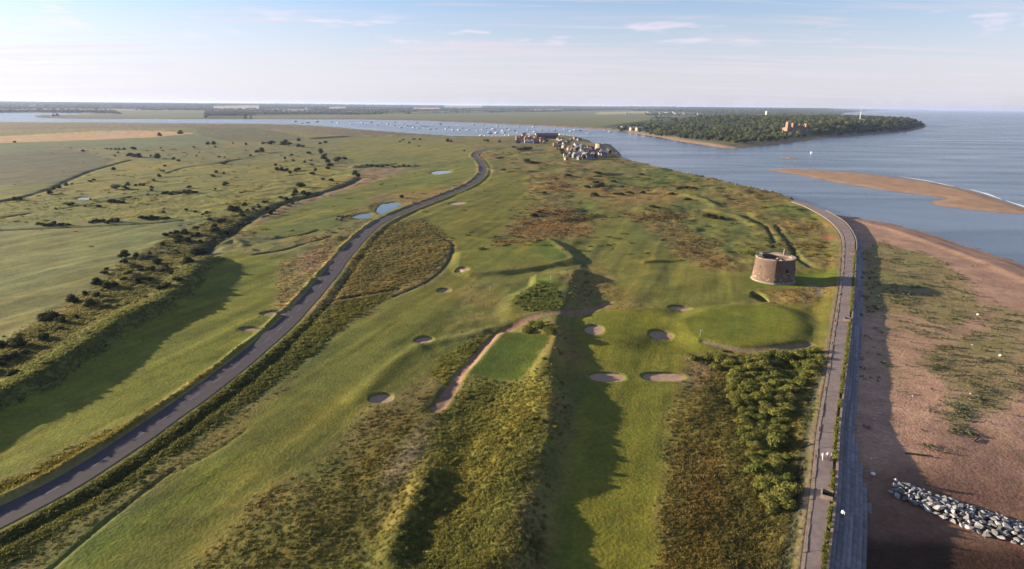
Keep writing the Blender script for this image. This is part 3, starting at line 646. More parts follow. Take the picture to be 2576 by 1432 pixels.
# ------------------------------------------------------------------ ground: one sheet out to the horizon
def ground():
    ys = np.concatenate([np.linspace(-300, 34, 8), np.linspace(40, 62, 14), np.geomspace(62.4, 1300, 720), np.geomspace(1310, 30000, 120)[1:], [42000]])
    inner = np.linspace(-1, 1, 860); outer = np.geomspace(1.012, 4.5, 26)
    ss = np.concatenate([-outer[::-1], inner, outer])
    YY = np.repeat(ys[:, None], len(ss), 1); half = 0.87 * np.maximum(YY, 30) + 22
    XX = ss[None, :] * half
    X, Y = XX.ravel(), YY.ravel()
    Z = terr(X, Y); Cc, T = zones(X, Y)
    nr, nc = len(ys), len(ss); n = nr * nc
    me = bpy.data.meshes.new('ground'); me.vertices.add(n)
    me.vertices.foreach_set('co', np.stack([X, Y, Z], 1).astype(np.float32).ravel())
    i = (np.arange(nr - 1)[:, None] * nc + np.arange(nc - 1)[None, :]).ravel()
    q = np.stack([i, i + 1, i + nc + 1, i + nc], 1).astype(np.int32)
    me.loops.add(q.size); me.polygons.add(len(q))
    me.loops.foreach_set('vertex_index', q.ravel()); me.polygons.foreach_set('loop_start', np.arange(0, q.size, 4, dtype=np.int32))
    me.polygons.foreach_set('use_smooth', np.ones(len(q), bool))
    me.update(calc_edges=True)
    ca = me.attributes.new('col', 'FLOAT_COLOR', 'POINT'); ca.data.foreach_set('color', np.hstack([Cc, np.ones((n, 1))]).astype(np.float32).ravel())
    ta = me.attributes.new('tall', 'FLOAT', 'POINT'); ta.data.foreach_set('value', T.astype(np.float32))
    me.materials.append(M_GROUND)
    tag(obj('ground', me), kind='structure')
ground()

# ------------------------------------------------------------------ water
def flat_poly(name, P, z, mat, label=None):
    me = mesh_from(name, [(p[0], p[1], z) for p in P], [tuple(range(len(P)))], mat)
    o = obj(name, me); tag(o, kind='structure')
    if label: o['label'] = label
    return o
flat_poly('sea', [(-40000, -300), (40000, -300), (60000, 42000), (-60000, 42000)], WATER_Z, M_SEA)
for P, lab in PONDS:
    c = P.mean(0); flat_poly('pond', c + (P - c) * 1.02, -0.62, M_POND, lab)

# ------------------------------------------------------------------ road with its centre line
M_ASPHALT = simple_mat('asphalt', (.046, .039, .048), 0.85, 0.15, 0.6, 0.02, 3.0, coords='Object')
M_PAINT = simple_mat('road_paint', (.24, .23, .23), 0.7, 0.15, 2)
def ribbon(P, wl, wr, z):
    T = np.gradient(P, axis=0); T /= np.hypot(T[:, 0], T[:, 1])[:, None]; Nn = np.stack([-T[:, 1], T[:, 0]], 1)
    L, Rr = P + Nn * np.asarray(wl).reshape(-1, 1), P - Nn * np.asarray(wr).reshape(-1, 1)
    z = np.broadcast_to(z, len(P))
    V = np.vstack([np.c_[L, z], np.c_[Rr, z]]); n = len(P)
    return V, [(i, n + i, n + i + 1, i + 1) for i in range(n - 1)]
ROAD_Z = 0.26
wob = 0.18 * vnoise(np.arange(len(road_line)) / 3.0, np.zeros(len(road_line)), 3)
wob2 = 0.18 * vnoise(np.arange(len(road_line)) / 3.0, np.ones(len(road_line)) * 7, 4)
V, Fq = ribbon(road_line, ROAD_W + wob, ROAD_W + wob2, ROAD_Z)
road = obj('road', mesh_from('road', V, Fq, M_ASPHALT)); tag(road, kind='structure')
arc = np.r_[0, np.cumsum(np.hypot(*np.diff(road_line, axis=0).T))]
def along(P, a, s):
    i = min(max(np.searchsorted(a, s) - 1, 0), len(P) - 2); t = (s - a[i]) / (a[i + 1] - a[i]); return P[i] + (P[i + 1] - P[i]) * t, (P[i + 1] - P[i]) / (a[i + 1] - a[i])
s_ = 3.0
me_dash = MB().box(-1.9, 1.9, -.06, .06, 0, 0.012).mesh('lane_marking', M_PAINT)
while s_ < min(arc[-1], 260):
    p, d = along(road_line, arc, s_); o = obj('lane_marking', me_dash, road, (p[0], p[1], ROAD_Z + 0.004)); o.rotation_euler = (0, 0, math.atan2(d[1], d[0])); s_ += 9.0

# ------------------------------------------------------------------ promenade of concrete slabs and the stepped sea wall
M_SLAB = simple_mat('promenade_concrete', (.200, .158, .145), 0.9, 0.16, 0.7, 0.015, 5, rnd=0.10)
M_KERB = simple_mat('weathered_concrete', (.250, .195, .150), 0.95, 0.25, 1.2, 0.04, 3)
M_STEP = simple_mat('step_concrete', (.190, .180, .190), 0.9, 0.25, 0.8, 0.03, 4, rnd=0.24)
M_DARK = simple_mat('dark_timber', (.025, .020, .018), 0.9, 0.2, 3)
def resample(P, n):
    a = np.r_[0, np.cumsum(np.hypot(*np.diff(P, axis=0).T))]; t = np.linspace(0, a[-1], n); return np.stack([np.interp(t, a, P[:, 0]), np.interp(t, a, P[:, 1])], 1)
pl = smooth_line(prom_l[1:], 3); pr = smooth_line(prom_r[1:], 3)
d0 = pr[0] - pr[8]; d0 /= np.hypot(*d0)
pl = np.vstack([pl[0] + d0 * 40, pl]); pr = np.vstack([pr[0] + d0 * 40, pr])
nseg = 120
pl, pr = resample(pl, nseg + 1), resample(pr, nseg + 1)
mid = (pl + pr) / 2
V, Fq = [], []
V = np.vstack([np.c_[pl + (pl - pr) * 0.02, np.full(nseg + 1, PROM_Z - 0.06)], np.c_[pr, np.full(nseg + 1, PROM_Z - 0.06)]])
prom = obj('promenade', mesh_from('promenade', V, [(i, nseg + 1 + i, nseg + 2 + i, i + 1) for i in range(nseg)], M_KERB)); tag(prom, kind='structure')
for i in range(nseg):
    a, b, c, d = pl[i] + (pr[i] - pl[i]) * 0.22, pr[i], pr[i + 1], pl[i + 1] + (pr[i + 1] - pl[i + 1]) * 0.22
    m = (a + b + c + d) / 4; g = 0.992
    dz = 0.015 * rng.normal()
    P = [m + (q - m) * g for q in (a, b, c, d)]
    V = [(q[0], q[1], PROM_Z + z + dz) for z in (-0.05, 0.03) for q in P]
    obj('slab', mesh_from('slab', V, [(4, 5, 6, 7), (0, 1, 5, 4), (1, 2, 6, 5), (2, 3, 7, 6), (3, 0, 4, 7)], M_SLAB), prom)
    # broken edge stones on the landward side
    a2, d2, w0, w1 = pl[i], pl[i + 1], rng.uniform(.14, .20), rng.uniform(.14, .20)
    P = [a2 - (pr[i] - a2) * 0.02, a2 + (pr[i] - a2) * w0, d2 + (pr[i + 1] - d2) * w1, d2 - (pr[i + 1] - d2) * 0.02]
    m = sum(P) / 4; P = [m + (q - m) * 0.985 for q in P]; tzp = rng.uniform(0.0, 0.08)
    V = [(q[0], q[1], PROM_Z + z) for z in (-0.2, 0.05 + tzp) for q in P]
    obj('edge_stone', mesh_from('edge_stone', V, [(4, 5, 6, 7), (0, 1, 5, 4), (1, 2, 6, 5), (2, 3, 7, 6), (3, 0, 4, 7)], M_KERB), prom)
sea_wall = empty('sea_wall', (float(pr[30][0]), float(pr[30][1]), 0.0))
tag(sea_wall, 'stepped grey concrete sea wall running down from the promenade to the beach', 'sea wall')
bpy.context.view_layer.update()
T = np.gradient(pr, axis=0); T /= np.hypot(T[:, 0], T[:, 1])[:, None]; OUT = np.stack([T[:, 1], -T[:, 0]], 1)
inv = sea_wall.matrix_world.inverted()
def wall_part(name, i0, i1, o0, o1, z0, z1, mat, gap=0.0):
    A, B = pr[i0:i1 + 1], OUT[i0:i1 + 1]
    k = len(A); sh_ = np.linspace(gap, -gap, k)[:, None] * T[i0:i1 + 1]
    Q = [A + B * o0 + sh_, A + B * o1 + sh_]
    V = np.vstack([np.c_[Q[0], np.full(k, z0)], np.c_[Q[1], np.full(k, z0)], np.c_[Q[1], np.full(k, z1)], np.c_[Q[0], np.full(k, z1)]])
    Fc = []
    for j in range(k - 1):
        for a, b in ((0, 1), (1, 2), (2, 3), (3, 0)): Fc.append((a * k + j, b * k + j, b * k + j + 1, a * k + j + 1))
    Fc += [(0, 3 * k, 2 * k, k), (k - 1, 2 * k - 1, 3 * k - 1, 4 * k - 1)]
    loc = np.array([sea_wall.location.x, sea_wall.location.y, 0])
    return obj(name, mesh_from(name, V - loc, Fc, mat), sea_wall)
for i in range(0, nseg - 12, 4):
    wall_part('coping', i, i + 4, 0.55, 0.95, -1.0, PROM_Z + 0.10 + 0.01 * (i % 3), M_KERB, 0.03)
for k in range(9):
    last = [108, 108, 100, 84, 64, 52, 44, 40, 36][k]
    seg = 4
    for i in range(0, last, seg):
        wall_part('step', i, min(i + seg, last), 0.96 + 0.72 * k, 0.96 + 0.72 * (k + 1) - 0.05, -4.0, 0.62 - 0.36 * k + 0.012 * rng.normal(), M_STEP, 0.02 + 0.02 * rng.random())

# ------------------------------------------------------------------ scattering (plants nobody could count)
def unlinked(name, meshes):
    col = bpy.data.collections.new(name)
    for i, m in enumerate(meshes):
        o = bpy.data.objects.new('%s_%02d' % (name, i), m); col.objects.link(o)
    return col
def scatter(name, label, cat, P, sc, meshes, col=None, tilt=0.15):
    n = len(P); me = bpy.data.meshes.new(name); me.vertices.add(n); me.vertices.foreach_set('co', np.asarray(P, np.float32).ravel()); me.update()
    a = me.attributes.new('sc', 'FLOAT_VECTOR', 'POINT'); sc = np.asarray(sc, np.float32)
    if sc.ndim == 1: sc = np.stack([sc, sc, sc], 1)
    a.data.foreach_set('vector', sc.ravel())
    rot = np.stack([rng.normal(0, tilt, n), rng.normal(0, tilt, n), rng.uniform(0, 6.283, n)], 1).astype(np.float32)
    a = me.attributes.new('rt', 'FLOAT_VECTOR', 'POINT'); a.data.foreach_set('vector', rot.ravel())
    a = me.attributes.new('ix', 'INT', 'POINT'); a.data.foreach_set('value', rng.integers(0, len(meshes), n).astype(np.int32))
    if col is not None:
        a = me.attributes.new('tcol', 'FLOAT_COLOR', 'POINT'); a.data.foreach_set('color', np.hstack([col, np.ones((n, 1))]).astype(np.float32).ravel())
    o = obj(name, me); tag(o, label, cat, kind='stuff')
    g = bpy.data.node_groups.new(name, 'GeometryNodeTree')
    g.interface.new_socket('Geometry', in_out='INPUT', socket_type='NodeSocketGeometry'); g.interface.new_socket('Geometry', in_out='OUTPUT', socket_type='NodeSocketGeometry')
    gi, go = N(g, 'NodeGroupInput'), N(g, 'NodeGroupOutput'); ip = N(g, 'GeometryNodeInstanceOnPoints'); ci = N(g, 'GeometryNodeCollectionInfo')
    ci.inputs['Collection'].default_value = unlinked(name + '_kinds', meshes); ci.inputs['Separate Children'].default_value = True; ci.inputs['Reset Children'].default_value = True
    ip.inputs['Pick Instance'].default_value = True
    def named(nm, ty):
        q = N(g, 'GeometryNodeInputNamedAttribute', data_type=ty); q.inputs['Name'].default_value = nm; return q.outputs['Attribute']
    g.links.new(gi.outputs[0], ip.inputs['Points']); g.links.new(ci.outputs[0], ip.inputs['Instance'])
    g.links.new(named('ix', 'INT'), ip.inputs['Instance Index']); g.links.new(named('rt', 'FLOAT_VECTOR'), ip.inputs['Rotation']); g.links.new(named('sc', 'FLOAT_VECTOR'), ip.inputs['Scale'])
    g.links.new(ip.outputs[0], go.inputs[0])
    md = o.modifiers.new('scatter', 'NODES'); md.node_group = g
    return o
def tuft_mesh(seed, nb=26, spread=0.5, h=0.75, w=0.09):
    r = np.random.default_rng(seed); V = []; Fc = []
    for i in range(nb):
        a = r.uniform(0, 6.283); d = spread * math.sqrt(r.random()); x, y = d * math.cos(a), d * math.sin(a); hh = h * r.uniform(.55, 1.1) * (1 - 0.35 * d / spread)
        b = r.uniform(0, 6.283); ww = w * r.uniform(.8, 1.7); lean = r.uniform(.1, .45) * hh; la = a + r.normal(0, .8)
        n = len(V); V += [(x - ww * math.cos(b), y - ww * math.sin(b), -0.1), (x + ww * math.cos(b), y + ww * math.sin(b), -0.1), (x + lean * .5 * math.cos(la) + ww * .7 * math.cos(b), y + lean * .5 * math.sin(la) + ww * .7 * math.sin(b), hh * .7), (x + lean * math.cos(la), y + lean * math.sin(la), hh)]
        Fc += [(n, n + 1, n + 2), (n, n + 2, n + 3)]
    return mesh_from('tuft', V, Fc, M_TUFT)
def leaf_cloud(seed, lobes, leaf, count, mat, zs=0.8, name='foliage', core=0.80):
    """many small leaf sprays spread over a lumpy volume, about one unit wide, base at z=0"""
    r = np.random.default_rng(seed); V = []; Fc = []
    L = []
    for i in range(lobes):
        a = r.uniform(0, 6.283); d = 0.30 * math.sqrt(r.random()) if i else 0
        rad = r.uniform(.16, .27) if i else 0.30
        L.append((d * math.cos(a), d * math.sin(a), (rad * 0.6 + r.random() * 0.42 * (1 - d * 1.6)) * zs, rad))
    L = np.array(L); vol = L[:, 3] ** 2; pk = r.choice(lobes, count, p=vol / vol.sum())
    for k in pk:
        cx, cy, cz, rad = L[k]; v = r.normal(size=3); v[2] = abs(v[2]) * 0.9 - 0.25; v /= np.linalg.norm(v)
        c = np.array([cx, cy, cz]) + v * rad * r.uniform(.78, 1.12) * np.array([1, 1, zs]); c[2] = max(c[2], leaf * 0.4)
        nrm = v + r.normal(0, .45, 3); nrm /= np.linalg.norm(nrm); t1 = np.cross(nrm, r.normal(size=3)); t1 /= np.linalg.norm(t1); t2 = np.cross(nrm, t1)
        s1, s2 = leaf * r.uniform(.6, 1.3), leaf * r.uniform(.4, .9); n = len(V)
        V += [c - t1 * s1, c - t2 * s2 * .8 + nrm * leaf * .15, c + t1 * s1, c + t2 * s2]; Fc += [(n, n + 1, n + 2), (n, n + 2, n + 3)]
    for cx, cy, cz, rad in L:           # shaded heart of every lobe
        bm = bmesh.new(); bmesh.ops.create_icosphere(bm, subdivisions=1, radius=rad * core); n = len(V)
        V += [np.array((v.co.x * (1 + r.normal(0, .12)) + cx, v.co.y * (1 + r.normal(0, .12)) + cy, max(0, v.co.z * zs * (1 + r.normal(0, .12)) + cz))) for v in bm.verts]; Fc += [tuple(v.index + n for v in f.verts) for f in bm.faces]; bm.free()
    return mesh_from(name, V, Fc, mat)
TUFTS = [tuft_mesh(i) for i in range(6)]

def fan_points(n, y0, y1, pw=1.0):
    u_ = rng.random(n)
    y = y0 * (y1 / y0) ** u_ if pw == 1.0 else (y0 ** (1 - pw) + u_ * (y1 ** (1 - pw) - y0 ** (1 - pw))) ** (1 / (1 - pw))
    return rng.uniform(-1, 1, n) * (0.86 * y + 12), y
X, Y = fan_points(330000, 64, 430)
Cc, Tl = zones(X, Y)
sg = sdf(X, Y, golf_land, 30.0)
drd = pdist(X, Y, road_line, 6.0); dtw = np.hypot(X - TOWER[0], Y - TOWER[1])
bun = np.zeros(len(X), bool)
for cx, cy, rx, ry, dep, lab in BUNKER_W: bun |= np.hypot((X - cx) / rx, (Y - cy) / ry) < 1.12
dpr = pdist(X, Y, prom_l, 3.0, side=True)
keep = (rng.random(len(X)) < 0.85 * np.clip(Tl - 0.12, 0, 1) ** 1.1) & (sg > 0.5) & (drd > 3.9) & (dtw > 10) & ~bun & ~((dpr[1] > 0) & (dpr[0] < 2.9))
for P, lab in PONDS: keep &= sdf(X, Y, P, 3.0) < -0.3
X, Y, Cc, Tl = X[keep], Y[keep], Cc[keep], Tl[keep]
sc = (0.38 + 0.45 * Tl) * (0.7 + 0.7 * rng.random(len(X))) * (0.85 + Y / 300)
sc3 = np.stack([sc * 1.1, sc * 1.1, sc * (0.30 + 0.16 * Tl)], 1)
tc_ = (Cc * 0.86 + np.array([[.125, .122, .070]]) * 0.14) * (1.38 + 0.45 * rng.normal(size=(len(X), 1)) * 0.5)
scatter('rough_grass', 'long tussocky grass covering the rough between the mown fairways', 'grass', np.stack([X, Y, terr(X, Y, False)], 1), sc3, TUFTS, np.clip(tc_, 0.01, 0.5))
print('tufts', len(X))
X, Y = fan_points(70000, 270, 1000)
Cc, Tl = zones(X, Y); sg = sdf(X, Y, golf_land, 30.0)
cl = sstep(0.0, 0.55, fbm(X * .6, Y, 26, 3, 251)) + 0.12
east = sstep(-60, 20, X - 0.0 * Y)
keep = (rng.random(len(X)) < 0.55 * cl * (0.25 + 0.75 * east) * np.clip(Tl * 2.2, 0.05, 1)) & (sg > 8) & (pdist(X, Y, road_line, 8.0) > 6.5) & (np.hypot(X - TOWER[0], Y - TOWER[1]) > 14)
for P, lab in PONDS: keep &= sdf(X, Y, P, 3.0) < -1
keep &= ~((pdist(X, Y, prom_l, 5.0) < 4.5) | (pdist(X, Y, prom_r, 5.0) < 4.5))
X, Y, Cc = X[keep], Y[keep], Cc[keep]; print('far tussocks', len(X))
sc = rng.uniform(.9, 2.6, len(X)) * (0.8 + Y / 900)
scatter('links_tussocks', 'darker tussocks and low heath dotted over the far links', 'grass', np.stack([X, Y, terr(X, Y, False)], 1), np.stack([sc * 1.5, sc, sc * .34], 1), TUFTS, np.clip(Cc * rng.uniform(.55, 1.25, (len(X), 1)), .01, .5))
n = 1500; ix = rng.integers(8, 75, n); tt = rng.random((n, 1)); P = pr[ix] * tt + pr[ix + 1] * (1 - tt) + OUT[ix] * rng.uniform(-.12, .55, (n, 1))
fr = fbm(P[:, 0], P[:, 1], 4, 2, 260) > -.25; P = P[fr]; n = len(P); cc = np.array([[.15, .16, .035]]) * rng.uniform(.8, 1.4, (n, 1))
scatter('wall_top_weeds', 'strip of green weeds growing along the seaward edge of the promenade', 'weeds', np.c_[P, np.full(n, PROM_Z - .05)], rng.uniform(.35, .8, n), TUFTS, cc)
# hedge-height scrub that runs together on the bank, the ridge and the verges
SCR = [leaf_cloud(100 + i, 4, 0.085, 150, M_SCRUB, 0.75) for i in range(4)]
X, Y = fan_points(60000, 64, 420)
dens = np.zeros(len(X))
d, s, a = pdist(X, Y, bank_line, 40.0, side=True, arc=True); dens = np.maximum(dens, np.where((s < 0) & (d < 32) & (a < .99), 0.01 + 0.12 * sstep(0.1, 0.6, fbm(X, Y, 8, 2, 200)), 0)); dens = np.maximum(dens, np.where((d < 2.0) & (a < .97), .16, 0))
d, s, a = pdist(X, Y, ridge_line, 20.0, side=True, arc=True); dens = np.maximum(dens, np.where((s > 0) & (d < 14) & (a > .1), 0.10 * sstep(0.1, 0.5, fbm(X, Y, 6, 2, 201)) + .01, 0)); dens = np.where((s < 0) & (d < 4), .08, dens)
d, s = pdist(X, Y, road_line, 14.0, side=True); dens = np.maximum(dens, np.where((s > 0) & (d > 5) & (d < 13), 0.14 * sstep(0, .5, fbm(X, Y, 7, 2, 202)), 0))
for poly, q in (([(1315, 800), (1290, 770), (1350, 725), (1400, 735), (1420, 790)], .25), ([(1735, 905), (1780, 885), (1850, 890), (1840, 930), (1790, 920)], .5), ([(985, 1420), (1000, 1340), (1030, 1290), (1080, 1205), (1110, 1190), (1060, 1340), (1040, 1430)], .25)):
    dens = np.maximum(dens, np.where(inside(X, Y, GG(poly)), q, 0))
keep = rng.random(len(X)) < dens
for p_ in (PLATS[0][0], PLATS[2][0]): keep &= sdf(X, Y, p_, 3.0) < -0.4
keep &= pdist(X, Y, path1, 3.0) > 2.0
keep &= pdist(X, Y, road_line, 6.0) > 4.3
X, Y = X[keep], Y[keep]; sc = rng.uniform(.8, 2.1, len(X)) * (0.75 + Y / 500)
scatter('low_scrub', 'low green scrub running along the banks and road verge', 'scrub', np.stack([X, Y, terr(X, Y, False) - 0.1], 1), np.stack([sc, sc, sc * .75], 1), SCR)
print('scrub', len(X))

# ------------------------------------------------------------------ plants of the shingle
def kale_mesh(seed):
    r = np.random.default_rng(seed); V = []; Fc = []
    for i in range(22):
        a = r.uniform(0, 6.283); d = r.uniform(.1, .5); z = r.uniform(.08, .42) * (1.1 - d); w = r.uniform(.07, .14); c = np.array([d * math.cos(a), d * math.sin(a), z]); t1 = np.array([math.cos(a), math.sin(a), r.uniform(.1, .8)]); t2 = np.array([-math.sin(a), math.cos(a), r.uniform(-.3, .3)]); n = len(V)
        V += [c - t1 * w, c - t2 * w, c + t1 * w, c + t2 * w]; Fc += [(n, n + 1, n + 2), (n, n + 2, n + 3)]
    return mesh_from('beach_plant', V, Fc, M_TUFT)
KALE = [kale_mesh(300 + i) for i in range(5)]
X, Y = fan_points(90000, 85, 330); k = (X > 50); X, Y = X[k], Y[k]
sb = sdf(X, Y, BEACH, 30.0); k = sb > 2; X, Y, sb = X[k], Y[k], sb[k]
veg = np.zeros(len(X))
for P, f, s_ in VEG: veg = np.maximum(veg, sstep(-f * 1.6, f, sdf(X, Y, P, f * 3 + 2)) * s_)
dwl = pdist(X, Y, GG([(2160, 547), (2210, 556), (2330, 583), (2450, 622), (2576, 664), (2700, 710), (2900, 800)], WATER_Z), 60.0)
clump = sstep(0.05, 0.45, fbm(X, Y, 5, 3, 310)); k = rng.random(len(X)) < (0.42 * veg * (0.25 + clump) + 0.085 * clump * (Y > 104) * (dwl > 22)); k &= (Y > 96)
X, Y = X[k], Y[k]; print('kale', len(X)); sc = rng.uniform(.5, 1.7, len(X)) * (0.85 + Y / 600)
g_ = rng.random((len(X), 1)); cc = np.array([[.120, .135, .060]]) * g_ + np.array([[.185, .185, .120]]) * (1 - g_)
scatter('shingle_plants', 'grey green clumps of shore plants dotted over the shingle', 'plants', np.stack([X, Y, terr(X, Y, False) - .03], 1), sc, KALE, cc)

# ------------------------------------------------------------------ bunkers with turf faces
M_SAND = simple_mat('bunker_sand', (.300, .200, .145), 0.95, 0.10, 1.2, 0.03, 4)
M_SOIL = simple_mat('bunker_earth', (.165, .115, .075), 0.95, 0.2, 1.2, 0.03, 4)
M_TURF = simple_mat('bunker_turf', (.105, .112, .026), 0.95, 0.25, 2.0, 0.10, 4)
for bi, (cx, cy, rx, ry, dep, lab) in enumerate(BUNKER_W):
    n = 48; z0 = tz(cx, cy); root = empty('golf_bunker', (cx, cy, z0)); tag(root, lab, 'pit' if bi == 11 else 'bunker')
    th = np.linspace(0, 2 * math.pi, n, endpoint=False)
    sq = 1.0 if bi not in (3, 4) else 0.72       # the oblong pair have straighter sides
    c_, s__ = np.cos(th), np.sin(th); ex = np.sign(c_) * np.abs(c_) ** sq; ey = np.sign(s__) * np.abs(s__) ** sq
    wob = 1 + 0.05 * np.sin(2 * th + bi) + 0.04 * np.sin(3 * th + 2 * bi) if bi not in (3, 4) else 1.0
    def ring(f, zf): return np.stack([cx + ex * rx * f * wob, cy + ey * ry * f * wob, np.full(n, float(zf))], 1)
    rim = ring(1.04, 0); rim[:, 2] = terr(rim[:, 0], rim[:, 1], False) + 0.07
    out = ring(1.22, 0); out[:, 2] = terr(out[:, 0], out[:, 1], False) - 0.06
    low = ring(0.93, 0); low[:, 2] = rim[:, 2] - dep * (0.44 if bi != 11 else .9)
    V = np.vstack([out, rim, low]) - np.array([cx, cy, z0]); Fc = [(r_ * n + i, r_ * n + (i + 1) % n, (r_ + 1) * n + (i + 1) % n, (r_ + 1) * n + i) for r_ in (0, 1) for i in range(n)]
    obj('turf_face', mesh_from('turf_face', V, Fc, M_TURF, True), root)
    rings = [ring(0.95, 0), ring(0.75, 0), ring(0.45, 0), ring(0.15, 0)]
    base_z = low[:, 2]
    for q, f in zip(rings, (0.02, 0.20, 0.34, 0.38)): q[:, 2] = base_z * (1 - f) + f * base_z.mean() - dep * 0.35 * f
    V = np.vstack(rings) - np.array([cx, cy, z0]); Fc = [(r_ * n + i, r_ * n + (i + 1) % n, (r_ + 1) * n + (i + 1) % n, (r_ + 1) * n + i) for r_ in range(3) for i in range(n)] + [tuple(3 * n + i for i in range(n))]
    obj('sand' if bi != 11 else 'pit_floor', mesh_from('sand', V, Fc, M_TURF if bi == 11 else (M_SOIL if bi in (9, 10) else M_SAND), True), root)

# ------------------------------------------------------------------ the brick gun tower
def brick_material():
    m, t, b = new_mat('tower_brick'); b.inputs['Roughness'].default_value = 0.95; b.inputs['Specular IOR Level'].default_value = 0.1
    co = N(t, 'ShaderNodeTexCoord')
    def noise(sc, det, lo, hi, a, c):
        n = N(t, 'ShaderNodeTexNoise'); n.inputs['Scale'].default_value = sc; n.inputs['Detail'].default_value = det; n.inputs['Roughness'].default_value = 0.6; t.links.new(co.outputs['Object'], n.inputs['Vector'])
        r = N(t, 'ShaderNodeMapRange'); r.inputs[1].default_value = lo; r.inputs[2].default_value = hi; r.inputs[3].default_value = a; r.inputs[4].default_value = c; t.links.new(n.outputs[0], r.inputs[0]); return r.outputs[0]
    mx = N(t, 'ShaderNodeMixRGB'); mx.inputs[1].default_value = (.100, .072, .058, 1); mx.inputs[2].default_value = (.150, .106, .082, 1); t.links.new(noise(0.35, 5, .3, .7, 0, 1), mx.inputs[0])
    m2 = N(t, 'ShaderNodeMixRGB'); m2.inputs[2].default_value = (.33, .28, .225, 1); t.links.new(mx.outputs[0], m2.inputs[1])      # patches of old pale render, low on the wall
    sp = N(t, 'ShaderNodeSeparateXYZ'); t.links.new(co.outputs['Object'], sp.inputs[0])
    lo = N(t, 'ShaderNodeMapRange'); lo.inputs[1].default_value = 5.0; lo.inputs[2].default_value = 1.5; t.links.new(sp.outputs[2], lo.inputs[0])
    mm = N(t, 'ShaderNodeMath', operation='MULTIPLY'); t.links.new(noise(0.9, 6, .54, .62, 0, 1), mm.inputs[0]); t.links.new(lo.outputs[0], mm.inputs[1]); t.links.new(mm.outputs[0], m2.inputs[0])
    m3 = N(t, 'ShaderNodeMixRGB', blend_type='MULTIPLY'); m3.inputs[0].default_value = 1; t.links.new(m2.outputs[0], m3.inputs[1]); t.links.new(noise(4.0, 4, .3, .7, .8, 1.2), m3.inputs[2])
    t.links.new(m3.outputs[0], b.inputs['Base Color'])
    n = N(t, 'ShaderNodeTexNoise'); n.inputs['Scale'].default_value = 3; n.inputs['Detail'].default_value = 5; t.links.new(co.outputs['Object'], n.inputs['Vector'])
    bp = N(t, 'ShaderNodeBump'); bp.inputs['Distance'].default_value = 0.06; t.links.new(n.outputs[0], bp.inputs['Height']); t.links.new(bp.outputs[0], b.inputs['Normal']); return m
M_BRICK = brick_material()
M_COPING = simple_mat('tower_coping', (.24, .195, .165), 0.95, 0.25, 0.8, 0.05, 2)
M_BLACK = simple_mat('void_shade', (.012, .011, .012), 0.95, 0.2, 2)  # near-black that paints the shade inside openings and the roof pit
TH = 9.4
